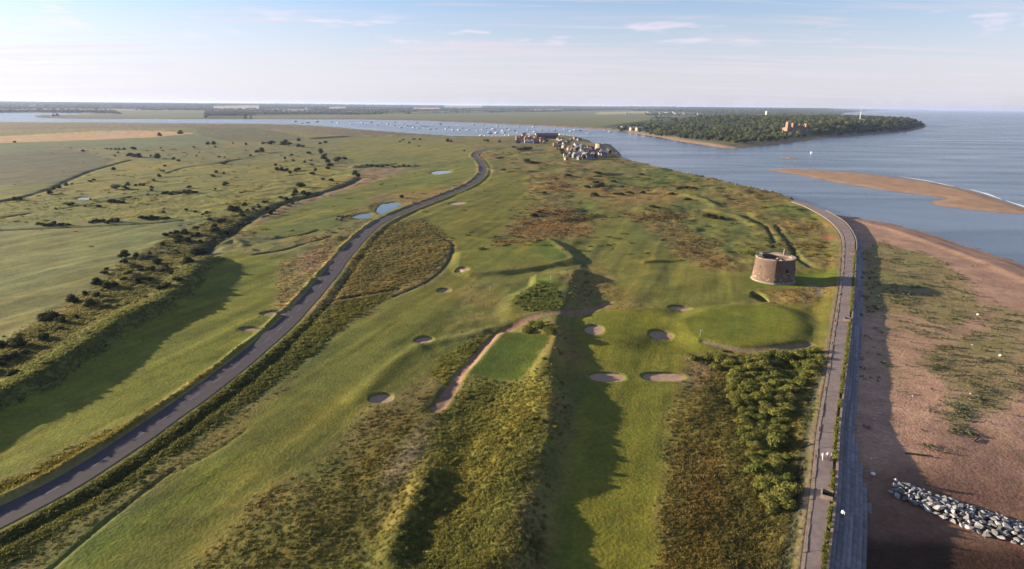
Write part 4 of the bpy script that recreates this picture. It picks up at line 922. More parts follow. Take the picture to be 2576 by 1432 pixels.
def martello(center, Rb, Rt, H, name, label, mats, scale=1.0):
    cx, cy = center; z0 = tz(cx, cy); root = empty(name, (cx, cy, z0 - 0.05)); tag(root, label, 'tower')
    n = 72; th = np.linspace(0, 2 * math.pi, n, endpoint=False)
    # plan like a blunt cam: round to landward and seaward, with a corner where the two curves meet towards the golf course
    ang = np.abs((th - math.radians(250) + math.pi) % (2 * math.pi) - math.pi)
    plan = 1 + 0.035 * np.exp(-(ang / 0.20)) + 0.02 * np.cos(2 * (th - 0.3))
    def ring(r, z): return np.stack([np.cos(th) * r * plan, np.sin(th) * r * plan, np.full(n, z) if np.isscalar(z) else z], 1)
    def strip(R_, nm, mat, par=root, smooth=False):
        V = np.vstack(R_); Fc = [(k * n + i, k * n + (i + 1) % n, (k + 1) * n + (i + 1) % n, (k + 1) * n + i) for k in range(len(R_) - 1) for i in range(n)]
        return obj(nm, mesh_from(nm, V, Fc, mat, smooth), par)
    zs = [0.5, 2, 4, 6, 8, H]
    strip([ring(Rb + (Rt - Rb) * (z / H) ** 0.9, z) for z in zs], 'brick_wall', mats[0])
    strip([ring(Rb + 0.35, -0.6), ring(Rb + 0.3, 0.35), ring(Rb - 0.02, 0.62)], 'plinth', mats[1])
    jag = H + 0.25 * vnoise(th * 6, np.zeros(n), 9)
    inner = Rt * 0.74
    pit = inner * (1 + 0.10 * np.cos(3 * th + 0.6))
    def ringr(r, z): return np.stack([np.cos(th) * r, np.sin(th) * r, np.full(n, z) if np.isscalar(z) else z], 1)
    cop = strip([ring(Rt + 0.01, H - 0.35), ring(Rt + 0.14, H - 0.30), ring(Rt + 0.12, jag), ringr(pit + 0.05, jag - 0.15), ringr(pit, H - 0.6)], 'parapet', mats[1])
    strip([ringr(pit + 0.02, H - 0.4), ringr(pit - 0.1, H - 2.6)], 'roof_well', mats[0])
    V = ringr(pit, H - 2.5); obj('gun_platform', mesh_from('gun_platform', V, [tuple(range(n))], M_BLACK), root)  # platform coloured black to paint in the shade of the pit
    for k, a in enumerate((0.5, 2.6)):
        p = np.array([math.cos(a), math.sin(a)]); MB().box(p[0] * 2.2 - .9, p[0] * 2.2 + .9, p[1] * 2.0 - .5, p[1] * 2.0 + .5, H - 2.6, H - 0.9 - .3 * k).build('roof_block', mats[1], root)
    MB().tube((0, 0, H - 2.6), (0, 0, H - 1.0), .45, .4, 10).build('gun_pivot', mats[1], root)
    a = math.radians(35); MB().box(Rt * .80 * math.cos(a) - .3, Rt * .80 * math.cos(a) + .3, Rt * .80 * math.sin(a) - .25, Rt * .80 * math.sin(a) + .25, H - .2, H + 2.1).build('chimney_post', mats[1], root)
    for a, z in ((205, 5.6), (165, 5.6), (285, 5.2), (325, 5.4)):
        a = math.radians(a); r_ = (Rb + (Rt - Rb) * (z / H)) * (1.0); c, s = math.cos(a), math.sin(a)
        w = MB().box(-.08, .06, -.4, .4, -.65, .65).build('window', M_BLACK, root); w.location = (c * r_ * 1.005, s * r_ * 1.005, z); w.rotation_euler = (0, 0, a)
        MB().box(-.05, .12, -.6, .6, -.85, -.67).build('sill', mats[1], w)
    return root
martello(TOWER, 7.9, 7.2, TH, 'gun_tower', 'squat round brown brick gun tower standing on the grass beside the promenade', (M_BRICK, M_COPING))
# low mound of rubble at the tower foot
def lump(name, label, cat, loc, size, mat, seed, flat=0.6):
    r = np.random.default_rng(seed); bm = bmesh.new()
    for i in range(16): v = r.normal(size=3); v /= np.linalg.norm(v); bm.verts.new(v * np.array(size) * r.uniform(.75, 1.05))
    h_ = bmesh.ops.convex_hull(bm, input=bm.verts); bmesh.ops.delete(bm, geom=[v for v in bm.verts if not v.link_faces], context='VERTS')
    me = bpy.data.meshes.new(name); bm.to_mesh(me); bm.free(); me.materials.append(mat); o = obj(name, me, None, loc)
    return tag(o, label, cat) if label else o

# ------------------------------------------------------------------ boulder groyne
M_ROCK = simple_mat('boulder', (.200, .200, .205), 0.85, 0.30, 0.9, 0.05, 3, rnd=0.45)
ROCKS = []
for i in range(10):
    r = np.random.default_rng(500 + i); bm = bmesh.new()
    for k in range(15):
        v = r.normal(size=3); v /= np.linalg.norm(v); bm.verts.new(v * np.array([r.uniform(.75, 1.1), .62, .5]) * r.uniform(.8, 1.05))
    bmesh.ops.convex_hull(bm, input=bm.verts); bmesh.ops.delete(bm, geom=[v for v in bm.verts if not v.link_faces], context='VERTS')
    me = bpy.data.meshes.new('boulder'); bm.to_mesh(me); bm.free(); me.materials.append(M_ROCK); ROCKS.append(me)
gl = smooth_line(GG([(2246, 1232), (2330, 1262), (2450, 1302), (2576, 1342), (2630, 1360)], -1.8), 1.0)
ga = np.r_[0, np.cumsum(np.hypot(*np.diff(gl, axis=0).T))]
gr = empty('rock_groyne', (gl[12][0], gl[12][1], tz(gl[12][0], gl[12][1]))); tag(gr, 'heap of pale grey boulders laid as a groyne across the beach', 'groyne')
placed = []; gw0, gw1 = 2.2, 3.7
for i in range(9000):
    s_ = rng.uniform(0, ga[-1]); hw = gw0 + (gw1 - gw0) * min(1, s_ / 12); off = rng.uniform(-hw, hw); size = rng.uniform(.5, 1.1)
    p, d = along(gl, ga, s_); q = p + np.array([-d[1], d[0]]) * off
    if any((q[0] - a) ** 2 + (q[1] - b) ** 2 < (0.55 * (size + c)) ** 2 for a, b, c in placed): continue
    placed.append((q[0], q[1], size))
    if len(placed) >= 295: break
gz = terr([p[0] for p in placed], [p[1] for p in placed], False)
for k, ((x, y, size), z) in enumerate(zip(placed, gz)):
    d = pdist(np.array([x]), np.array([y]), gl, 9)[0]
    o = obj('boulder', ROCKS[k % 10], gr, (x - gr.location.x, y - gr.location.y, z - gr.location.z + 0.16 + 0.75 * max(0, 1 - d / gw1) + rng.uniform(-.1, .25)))
    o.rotation_euler = (rng.normal(0, .3), rng.normal(0, .3), rng.uniform(0, 6.28)); o.scale = (size * 1.15,) * 3
print('boulders', len(placed))

# ------------------------------------------------------------------ small things on the promenade and beach
M_WHITE = simple_mat('white_paint', (.72, .71, .69), 0.6, 0.06, 2)
M_POST = simple_mat('post_timber', (.045, .034, .030), 0.9, 0.2, 5)
post_me = MB().box(-.09, .09, -.09, .09, -.4, 1.0).box(-.11, .11, -.11, .11, 1.0, 1.06).mesh('promenade_post', M_POST)
for k in range(20, 88, 3):
    p = pl[k] + (pr[k] - pl[k]) * (0.10 + 0.06 * rng.random()) + rng.normal(0, .25, 2) * np.array([.3, 1])
    o = obj('promenade_post', post_me, None, (p[0], p[1], PROM_Z + .02)); o.scale = (1, 1, rng.uniform(.5, 1.05)); tag(o, 'short dark timber post on the landward edge of the promenade', 'post', 'posts along the promenade edge')
def stair_head(x, y, lab):
    p = np.array(G(x, y, PROM_Z)); i = int(np.argmin(np.hypot(*(pr - p).T))); a = math.atan2(T[i][1], T[i][0]); q = pr[i] - OUT[i] * 0.55
    r = empty('stair_head', (q[0], q[1], PROM_Z + .03), a); tag(r, lab, 'stair head')
    MB().box(-1.15, 1.15, .72, .92, 0, .75).build('back_wall', M_KERB, r)
    MB().box(-1.15, -.95, -.9, .719, 0, .75).build('side_wall', M_KERB, r); MB().box(.95, 1.15, -.9, .719, 0, .75).build('side_wall', M_KERB, r)
    MB().box(-.949, .949, -.9, .719, 0, .04).build('stair_well_shade', M_BLACK, r)  # black sheet paints the shade of a stair opening; no well is cut
stair_head(2083, 1242, 'walled concrete stair head on the promenade nearest the boulder groyne')
stair_head(2127, 803, 'walled concrete stair head on the promenade halfway to the brick tower')
stair_head(2141, 638, 'walled concrete stair head on the promenade past the brick tower')
M_BUOY = M_WHITE
def buoy(x, y, z, lab, size=.45):
    px, py = G(x, y, z); r = empty('marker_buoy', (px, py, tz(px, py))); tag(r, lab, 'buoy')
    V = []; n = 12; prof = [(0.0, 0.0), (.55, .12), (.95, .45), (1.0, .75), (.8, 1.15), (.35, 1.4), (0.12, 1.5)]
    V = [(math.cos(2 * math.pi * i / n) * a * size, math.sin(2 * math.pi * i / n) * a * size, b * size) for a, b in prof for i in range(n)]
    Fc = [(k * n + i, k * n + (i + 1) % n, (k + 1) * n + (i + 1) % n, (k + 1) * n + i) for k in range(len(prof) - 1) for i in range(n)]
    obj('float_body', mesh_from('float_body', V, Fc, M_BUOY, True), r); MB().tube((0, 0, 1.48 * size), (0, 0, 1.9 * size), .1 * size, .08 * size, 6).build('lifting_eye', M_POST, r)
buoy(2196, 1194, -1.2, 'white mooring float lying on shaded sand near the boulder groyne', .42)
buoy(2459, 797, -1.0, 'small white mooring float lying among shore plants below the shingle ridge', .4)
buoy(2515, 901, -1.0, 'small white mooring float lying at the seaward edge of the plants', .4)
pale_me = ROCKS[3].copy(); pale_me.materials.clear(); pale_me.materials.append(simple_mat('pale_stone', (.42, .41, .38), .9, .15, 2))
for x, y in [(2183, 955), (2206, 948), (2193, 984), (2197, 1020), (2213, 1043), (2198, 1059), (2216, 1095), (2224, 1108), (2203, 1150), (2192, 1152), (2440, 995), (2445, 872), (2295, 1330 - 330), (2230, 640)]:
    p = G(x, y, -1.0); o = obj('beach_stone', pale_me, None, (p[0], p[1], tz(*p) + .08)); s_ = rng.uniform(.25, .42); o.scale = (s_, s_, s_ * .9); o.rotation_euler = (0, 0, rng.uniform(0, 6)); tag(o, 'pale stone lying loose on the sand below the sea wall', 'stone', 'loose pale stones on the beach')
def log(x, y, ln, rot, lab):
    p = G(x, y, -1.2); o = MB().tube((-ln / 2, 0, .16), (ln / 2, 0, .22), .17, .12, 8).tube((ln * .2, 0, .2), (ln * .32, .4, .45), .06, .03, 5).build('driftwood_log', M_TWIG); o.location = (p[0], p[1], tz(*p)); o.rotation_euler = (0, 0, rot); tag(o, lab, 'log')
log(2312, 1146, 5.0, -.25, 'long dark driftwood log on open rippled sand')
log(2455, 1109, 2.4, .6, 'short driftwood log with a long shadow beyond the plants')

# ------------------------------------------------------------------ people
M_SKIN = simple_mat('skin', (.33, .21, .15), .6, .05, 3); M_HAIR = simple_mat('hair', (.05, .035, .025), .8, .1, 3)
M_NAVY = simple_mat('dark_trousers', (.035, .030, .040), .9, .1, 3); M_ROSE = simple_mat('red_trousers', (.16, .06, .06), .9, .1, 3); M_GREYC = simple_mat('grey_coat', (.20, .20, .21), .9, .1, 3)
def person(loc, rz, top, legs, label, stride=.28, h=1.72):
    k = h / 1.75
    J = [((0, 0, .95), .15), ((0, .01, 1.18), .14), ((0, .02, 1.42), .17), ((0, .03, 1.53), .06), ((0, .05, 1.60), .085), ((0, .05, 1.70), .09),      # 0-5 pelvis..head
         ((.10, 0, .90), .10), ((.11, stride * .6, .50), .075), ((.11, stride * .5, .09), .05), ((.11, stride * .5 + .16, .05), .04),
         ((-.10, 0, .90), .10), ((-.11, -stride * .3, .50), .075), ((-.11, -stride * .9, .10), .05), ((-.11, -stride * .9 + .15, .05), .04),
         ((.20, .02, 1.40), .065), ((.25, -.08, 1.13), .05), ((.25, .06, .90), .035), ((.25, .09, .80), .03),
         ((-.20, .02, 1.40), .065), ((-.25, .10, 1.13), .05), ((-.25, .24, .93), .035), ((-.25, .29, .85), .03)]
    Eg = [(0, 1), (1, 2), (2, 3), (3, 4), (4, 5), (0, 6), (6, 7), (7, 8), (8, 9), (0, 10), (10, 11), (11, 12), (12, 13), (2, 14), (14, 15), (15, 16), (16, 17), (2, 18), (18, 19), (19, 20), (20, 21)]
    me = bpy.data.meshes.new('person'); me.from_pydata([tuple(c * k for c in j[0]) for j in J], Eg, []); o = obj('tmp_person', me)
    md = o.modifiers.new('s', 'SKIN')
    for v, j in zip(me.skin_vertices[0].data, J): v.radius = (j[1] * k, j[1] * k)
    me.skin_vertices[0].data[0].use_root = True
    o.modifiers.new('u', 'SUBSURF').levels = 1
    dg = bpy.context.evaluated_depsgraph_get(); out = bpy.data.meshes.new_from_object(o.evaluated_get(dg)); bpy.data.objects.remove(o)
    out.name = 'person'; out.materials.clear()
    for m_ in (M_SKIN, top, legs, M_HAIR): out.materials.append(m_)
    for p in out.polygons:
        c = p.center / k; p.use_smooth = True
        p.material_index = 3 if c.z > 1.62 and c.y < .09 else (0 if c.z > 1.50 or (abs(c.x) > .21 and c.z < .98 and c.z > .7) else (1 if c.z > .93 else (2 if c.z > .09 else 3)))
    q = obj('person', out, None, loc); q.rotation_euler = (0, 0, rz); return tag(q, label, 'person', None)
def on_prom(x, y): p = G(x, y, PROM_Z); return (p[0], p[1], PROM_Z + .045)
person(on_prom(2069, 1158), .05, M_WHITE, M_WHITE, 'person all in white walking on the promenade')
person(on_prom(2081, 1156), -.08, M_WHITE, M_ROSE, 'person in white top and dark red trousers walking on the promenade', .24)
person(on_prom(2090, 1158), 1.2, M_GREYC, M_NAVY, 'person in grey top and dark trousers on the promenade beside the white-clad walkers', .2, 1.62)
pw = G(2108, 1300, -.1); i = int(np.argmin(np.hypot(*(pr - np.array(pw)).T))); q = pr[i] + OUT[i] * (0.96 + .72 * 1.5)
person((q[0], q[1], .62 - .36 + .02), 2.6, M_WHITE, M_NAVY, 'person in white top and black trousers standing on the sea wall steps', .1)

# ------------------------------------------------------------------ golf flags
M_POLE = simple_mat('flag_pole', (.6, .6, .58), .5, .05, 3)
def flag(x, y, lab):
    p = G(x, y, 0.6); r = empty('golf_flag', (p[0], p[1], tz(*p))); tag(r, lab, 'flag')
    MB().tube((0, 0, -.1), (0, 0, 2.2), .035, .03, 6).build('pole', M_POLE, r)
    V = [(0.03 + .6 * u, .06 * math.sin(u * 6), 2.15 - v * .42 - .1 * u) for u in (0, .33, .66, 1) for v in (0, 1)]
    obj('pennant', mesh_from('pennant', V + [(a, b + .012, c) for a, b, c in V], [(0, 2, 3, 1), (2, 4, 5, 3), (4, 6, 7, 5), (8, 9, 11, 10), (10, 11, 13, 12), (12, 13, 15, 14)], M_WHITE), r)
flag(1760, 852, 'white golf flag at the front of the larger raised green')
flag(1232, 729, 'white golf flag on the fairway below the practice green')
flag(1385, 717, 'white golf flag beside the small raised tee')
flag(1627, 540, 'white golf flag far down the seaward fairway')

# ------------------------------------------------------------------ bushes and trees, one by one
BUSHM = [leaf_cloud(700 + i, 6 + i % 3, 0.055, 620, M_BUSH, 0.85) for i in range(5)]
GREYM = [leaf_cloud(720 + i, 6, 0.05, 480, M_GREY, 0.8, core=.6) for i in range(3)]
THICK = [leaf_cloud(740 + i, 11, 0.046, 900, M_SCRUB, 0.62, core=.7) for i in range(5)]
STEM = MB()
for a in (0.3, 1.9, 3.2, 4.6): STEM.tube((0, 0, -.08), (.13 * math.cos(a), .13 * math.sin(a), .32), .03, .012, 5)
STEM = STEM.mesh('stem', M_TWIG)
def depth_of(x, y): return y * v_f[1] + (0 - CZ) * v_f[2]
bush_list = []
def bush(x, y, wpx, label, group, kind='dark', hs=0.9, name='bush'):
    p = G(x, y + wpx * 0.30); w = max(1.0, wpx * depth_of(*p) / FOC)
    bush_list.append((p[0], p[1], w, label, group, kind, hs, name, wpx))
def flush_bushes():
    z = terr([b[0] for b in bush_list], [b[1] for b in bush_list], False)
    for k, (b, zz) in enumerate(zip(bush_list, z)):
        x, y, w, label, group, kind, hs, name, wpx = b
        me = (BUSHM if kind == 'dark' else GREYM if kind == 'grey' else THICK)[k % 3 + (0 if kind == 'grey' else k % 2)]
        sc = (w * rng.uniform(.95, 1.1), w * rng.uniform(.9, 1.1), w * hs * rng.uniform(.85, 1.15))
        if wpx >= 8:
            r = empty(name, (x, y, zz - .05), rng.uniform(0, 6.28)); r.scale = sc; obj('foliage', me, r); obj('stem', STEM, r)
        else:
            r = obj(name, me, None, (x, y, zz - .05)); r.rotation_euler = (0, 0, rng.uniform(0, 6.28)); r.scale = sc
        tag(r, label, 'bush', group)
R1 = lambda x, y: (x * .25, 241.5 + y * .25)
R2 = lambda x, y: (644 + x * .25, 241.5 + y * .25)
R3 = lambda x, y: (1207.5 + x * .25, 241.5 + y * .25)
R5 = lambda x, y: (x * .3279, 509.8 + y * .3279)
L1, G1 = 'dark round bush dotted over the marsh pasture beyond the bank', 'bushes dotted over the marsh pasture'
for x, y, w in [(1345, 520, 60), (1620, 520, 25), (1635, 545, 25), (1190, 568, 20), (1155, 598, 25), (835, 550, 30), (1080, 530, 25), (1310, 585, 60), (1370, 592, 70), (1400, 600, 60), (1590, 608, 70), (1520, 602, 25), (1750, 625, 40), (1800, 645, 40), (1660, 695, 35), (1600, 800, 40), (1290, 888, 45), (1255, 918, 40), (1290, 925, 40), (1370, 890, 40), (1415, 885, 40), (1450, 895, 35), (1525, 918, 35), (1525, 945, 35), (1100, 965, 25), (1905, 910, 50), (2145, 797, 45), (2180, 762, 40), (2255, 780, 30), (2270, 880, 55), (2170, 935, 30), (2240, 668, 50), (2280, 660, 40), (500, 965, 60), (150, 1035, 50), (200, 1028, 50), (730, 1078, 60), (700, 1092, 40), (990, 1103, 60), (560, 1130, 25), (860, 1110, 25), (1145, 730, 40), (940, 835, 40), (905, 850, 40), (2205, 605, 35), (2260, 620, 20), (2095, 475, 40), (2150, 468, 50), (2170, 508, 30), (1950, 510, 25), (2345, 470, 25), (2475, 485, 30), (1645, 1165, 40), (1650, 1130, 20), (1870, 1135, 40), (1960, 1150, 40), (1585, 1000, 25), (670, 890, 40), (600, 915, 40), (540, 930, 40), (720, 875, 35), (1980, 600, 25), (2005, 560, 20), (2525, 600, 30), (910, 1040, 25), (1250, 532, 30), (1120, 530, 30), (1160, 530, 30), (1200, 530, 30), (1820, 368, 50)]:
    bush(*R1(x, y), w * .31, L1, G1)
for x, y, w in [(1160, 905, 110), (1545, 845, 60), (1300, 1010, 60), (1640, 750, 50), (1490, 990, 40)]:
    bush(*R1(x, y), w * .25, 'silvery grey willow bush standing on the marsh pasture', 'grey willows on the marsh', 'grey')
bush(*R1(1605, 392), 11, 'lone dark tree standing in the straw field', None, 'dark', 1.2)
bush(*R1(150, 458), 10, 'dark bush at the edge of the straw field', None, 'dark', .7)
LH, GH = 'dark hedge bush in the broken row along the marsh ditch', 'hedge bushes along the marsh ditch'
for x0, x1, y, n in [(370, 690, 1282, 9), (890, 1190, 1252, 9), (1400, 1700, 1218, 10), (1080, 1250, 1052, 6), (1630, 1990, 968, 11)]:
    for i in range(n):
        bush(*R1(x0 + (x1 - x0) * (i + .5) / n + rng.normal(0, 6), y + rng.normal(0, 5) - (20 if x0 == 1630 else 0) * (i / n)), rng.uniform(13, 19), LH, GH, 'dark', .75)
L2, G2 = 'dark scrub bush among the rough ground by the dyke stream', 'bushes by the dyke stream'
for x, y, w in [(330, 470, 60), (270, 475, 60), (300, 462, 50), (160, 465, 60), (120, 468, 40), (75, 470, 40), (20, 545, 60), (60, 548, 60), (430, 440, 40), (430, 495, 50), (470, 498, 50), (530, 565, 50), (360, 590, 35), (290, 625, 30), (375, 650, 30), (490, 660, 30), (200, 690, 40), (400, 735, 50), (430, 728, 50), (340, 770, 40), (210, 735, 50), (260, 735, 50), (310, 735, 50), (570, 770, 60), (450, 885, 90), (395, 960, 60), (480, 970, 60), (530, 972, 60), (605, 980, 40), (830, 620, 70), (890, 622, 50), (1000, 775, 60), (1030, 795, 50), (740, 690, 50), (680, 830, 50), (760, 840, 50), (720, 720, 50), (650, 560, 60), (680, 620, 60), (720, 650, 60), (650, 470, 40), (700, 460, 40), (150, 1140, 60), (210, 1120, 40), (370, 1080, 40)]:
    bush(*R2(x, y), w * .31, L2, G2)
for x, y, w in [(800, 640, 80), (770, 690, 60), (550, 640, 50), (700, 590, 50), (820, 880, 40), (560, 690, 50), (600, 740, 60)]:
    bush(*R2(x, y), w * .25, 'grey willow bush beside the dyke stream', 'grey willows by the dyke stream', 'grey')
for x, y, w in [(1470, 1010, 70)]: bush(*R2(x, y), w * .25, 'small bush beside the far pond ditch near the road', None)
for x, y, w in [(830, 1205, 50), (870, 1215, 60), (910, 1210, 50), (850, 1240, 50), (810, 1235, 40)]:
    bush(*R2(x, y), w * .25, 'bushy reed clump at the end of the pond arm', 'reed clumps by the pond arm', 'grey', .8)
for x in range(1000, 1600, 55): bush(*R2(x + rng.normal(0, 8), 700 + rng.normal(0, 5)), rng.uniform(10, 15), 'dark hedge bush on the low bank beyond the dyke', 'hedge bushes on the low bank', 'dark', .6)
for x, y, w in [(1480, 440, 30), (1545, 465, 40), (1590, 430, 40), (1650, 430, 40), (1930, 450, 50), (1960, 455, 40), (2095, 550, 25), (1450, 455, 30), (1640, 500, 30), (2300, 440, 40), (2330, 450, 40), (2450, 455, 40)]:
    bush(*R2(x, y), w * .25, 'dark bush on the far links near the river', 'bushes near the river')
L3, G3 = 'dark gorse bush on the links between the road and the shore', 'gorse bushes on the far links'
for x, y, w in [(470, 640, 50), (510, 645, 60), (570, 655, 40), (400, 515, 50), (450, 510, 60), (500, 515, 40), (340, 500, 30), (1175, 765, 50), (1200, 785, 60), (1170, 850, 50), (1180, 890, 50), (1220, 885, 50), (1075, 898, 45), (1370, 968, 40), (1420, 965, 50), (1620, 772, 40), (1340, 850, 40), (1150, 980, 50), (540, 1185, 50), (590, 1175, 40), (1740, 1105, 50), (1770, 1130, 40), (2290, 1190, 60), (2350, 1195, 60), (2420, 1215, 50), (2010, 905, 50), (2080, 895, 50), (2140, 905, 50), (1640, 960, 35), (1500, 955, 40), (880, 790, 40), (230, 738, 35), (200, 605, 40), (640, 970, 35), (1430, 905, 35), (1930, 970, 40), (2090, 1020, 45)]:
    bush(*R3(x, y), w * .52, L3, G3, 'dark', .45)
L5, G5 = 'dark thorn bush growing on the raised bank', 'thorn bushes on the raised bank'
for x, y, w in [(330, 880, 110), (390, 865, 120), (360, 905, 100), (555, 740, 90), (590, 755, 50), (745, 600, 80), (780, 610, 60), (800, 530, 60), (820, 505, 40), (960, 395, 80), (1050, 400, 50), (955, 450, 60), (1270, 240, 60), (1350, 225, 60), (1310, 235, 40), (1775, 45, 70), (1820, 45, 70), (1590, 75, 40), (1560, 90, 30), (350, 1055, 110), (450, 925, 70), (490, 935, 70), (830, 660, 80), (880, 650, 80), (1020, 490, 70), (1060, 500, 70), (1090, 535, 60), (700, 800, 90), (20, 1120, 80), (160, 1110, 120), (60, 1230, 100), (20, 1270, 80), (120, 1360, 100), (590, 910, 50), (1500, 355, 90), (1550, 350, 90), (1235, 700, 80), (1290, 685, 80), (1370, 640, 80), (1450, 490, 80), (1380, 290, 60), (1440, 285, 60), (1520, 240, 60), (1480, 250, 50), (1700, 130, 60), (1680, 145, 50), (1420, 230, 60), (1650, 190, 60), (1740, 210, 50), (1610, 130, 50), (1860, 90, 50), (1880, 20, 40), (650, 690, 50), (1180, 530, 50), (1000, 560, 60), (1320, 560, 50), (200, 1180, 80), (130, 1210, 80), (1250, 320, 50), (1150, 390, 40), (1050, 590, 50), (960, 610, 60), (470, 990, 60), (-60, 1200, 120), (-120, 1300, 140)]:
    bush(*R5(x, y), w * .3279 * 1.08, L5, G5)
# thicket beside the promenade
TH_P = GG([(1842, 912), (1900, 898), (1990, 895), (2062, 890), (2066, 925), (2040, 955), (1990, 985), (1985, 1050), (1965, 1100), (1985, 1180), (1990, 1250), (1945, 1295), (1905, 1230), (1885, 1150), (1865, 1080), (1845, 1010), (1832, 960)])
pts = []
lo_, hi_ = TH_P.min(0), TH_P.max(0)
for i in range(9000):
    p = rng.uniform(lo_, hi_)
    if not inside(p[:1], p[1:], TH_P)[0]: continue
    if any((p[0] - a) ** 2 + (p[1] - b) ** 2 < 2.0 ** 2 for a, b in pts): continue
    pts.append((p[0], p[1]))
for x, y in pts:
    bush_list.append((x, y, rng.uniform(2.8, 5.0), 'leafy green bramble bush crowded in the thicket beside the promenade', 'thicket bushes beside the promenade', 'green', rng.uniform(.6, 1.05), 'bramble_bush', 20))
for x, y, w in [(1740, 893, 40), (1775, 888, 45), (1810, 893, 50), (1835, 905, 50), (1800, 915, 40)]:
    bush(x, y, w, 'bushy scrub mound where the small path meets the green', 'scrub by the small path', 'green', .75)
for x, y, w in [(1325, 830, 45), (1355, 828, 45), (1385, 842, 40), (1340, 815, 30)]: bush(x, y, w, 'green bush at the back edge of the square tee', 'bushes behind the square tee', 'green', .8)
SP = GG([(300, 690), (420, 610), (560, 545), (680, 505), (760, 480), (780, 495), (640, 560), (540, 625), (470, 690), (380, 740), (250, 800), (200, 790)])
lo_, hi_ = SP.min(0), SP.max(0); k = 0
while k < 70:
    p = rng.uniform(lo_, hi_)
    if inside(p[:1], p[1:], SP)[0]:
        bush_list.append((p[0], p[1], rng.uniform(2.0, 5.0), 'low dark bush among the tangled scrub behind the raised bank', 'tangled scrub behind the raised bank', 'dark' if k % 3 else 'grey', .75, 'bush', 9)); k += 1
for k in range(26):
    zx, zy = [(rng.uniform(300, 950), rng.uniform(160, 320)), (rng.uniform(1150, 1350), rng.uniform(380, 560)), (rng.uniform(1400, 2150), rng.uniform(440, 650))][k % 3]
    p = G(1261 + zx * .1198, 322 + zy * .1198 + 1.5, 0.5); bush_list.append((p[0], p[1], rng.uniform(5, 9), 'dark garden tree standing between the hamlet houses', 'garden trees in the hamlet', 'dark', .9, 'garden_tree', 9))
print('bushes', len(bush_list), 'thicket', len(pts))
flush_bushes()

# ------------------------------------------------------------------ riverside hamlet
def wall_mat(name, c): return simple_mat(name, c, .85, .10, .6)
WALLS = {'white': wall_mat('white_render', (.42, .40, .37)), 'cream': wall_mat('cream_render', (.33, .28, .20)), 'brick': wall_mat('red_brick', (.26, .13, .09)), 'grey': wall_mat('grey_board', (.20, .20, .22)), 'black': wall_mat('black_board', (.035, .035, .04)), 'pink': wall_mat('pink_render', (.30, .19, .16))}
ROOFS = {'slate': simple_mat('slate_roof', (.075, .075, .09), .7, .15, .8), 'red': simple_mat('red_tile_roof', (.24, .10, .065), .85, .2, .8), 'grey': simple_mat('grey_roof', (.20, .20, .22), .7, .15, .8), 'white': simple_mat('white_roof', (.36, .36, .38), .6, .1, .8), 'brown': simple_mat('brown_tile_roof', (.13, .085, .06), .85, .2, .8)}
M_GLASS = simple_mat('window_glass', (.03, .035, .045), .15, .1, 1)
def house(loc, rz, w, d, h, wall, roof, label, group=None, pitch=.75, chimney=True, name='house', cat='house', windows=True):
    r = empty(name, loc, rz); tag(r, label, cat, group); rh = d / 2 * pitch
    m = MB(); x, y = w / 2, d / 2
    m.add([(-x, -y, -.5), (x, -y, -.5), (x, y, -.5), (-x, y, -.5), (-x, -y, h), (x, -y, h), (x, y, h), (-x, y, h), (-x, 0, h + rh - .05), (x, 0, h + rh - .05)], [(0, 1, 5, 4), (2, 3, 7, 6), (1, 2, 6, 9, 5), (3, 0, 4, 8, 7)])
    m.build('wall', WALLS[wall], r)
    e = .35; t = .18; m = MB()
    for s in (-1, 1):
        k = (y + e); zz = h - e * pitch
        V = [(-x - e, s * k, zz), (x + e, s * k, zz), (x + e, 0, h + rh), (-x - e, 0, h + rh)]
        V += [(a, b, c + t) for a, b, c in V]; F_ = [(0, 1, 2, 3), (4, 5, 6, 7), (0, 1, 5, 4), (1, 2, 6, 5), (3, 0, 4, 7)]
        m.add(V, F_ if s < 0 else [f[::-1] for f in F_])
    rf = m.build('roof', ROOFS[roof], r)
    if chimney: MB().box(x * .55 - .4, x * .55 + .4, -.35, .35, h + rh * .55, h + rh + 1.1).build('chimney', WALLS['brick'], rf)
    if windows:
        n = max(1, int(w / 3.5))
        for s in (-1, 1):
            for i in range(n):
                cx = -x + w * (i + .5) / n
                if i == n // 2 and s < 0: MB().box(cx - .5, cx + .5, s * y - .06, s * y + .06, 0, 2.1).build('door', WALLS['black'], r)
                else:
                    q = MB().box(cx - .6, cx + .6, s * y - .05, s * y + .05, 1.0, 2.3).build('window', M_GLASS, r); MB().box(cx - .75, cx + .75, s * (y + .1) - .08, s * (y + .1) + .08, .86, .98).build('sill', WALLS['white'], q)
        MB().box(-x - .05, -x + .05, -.6, .6, 1.0, 2.3).build('window', M_GLASS, r)
    return r
HV = lambda x, y: G(1261 + x * .1198, 322 + y * .1198 + 1.5, 0.5)
GH_ = 'houses of the riverside hamlet'
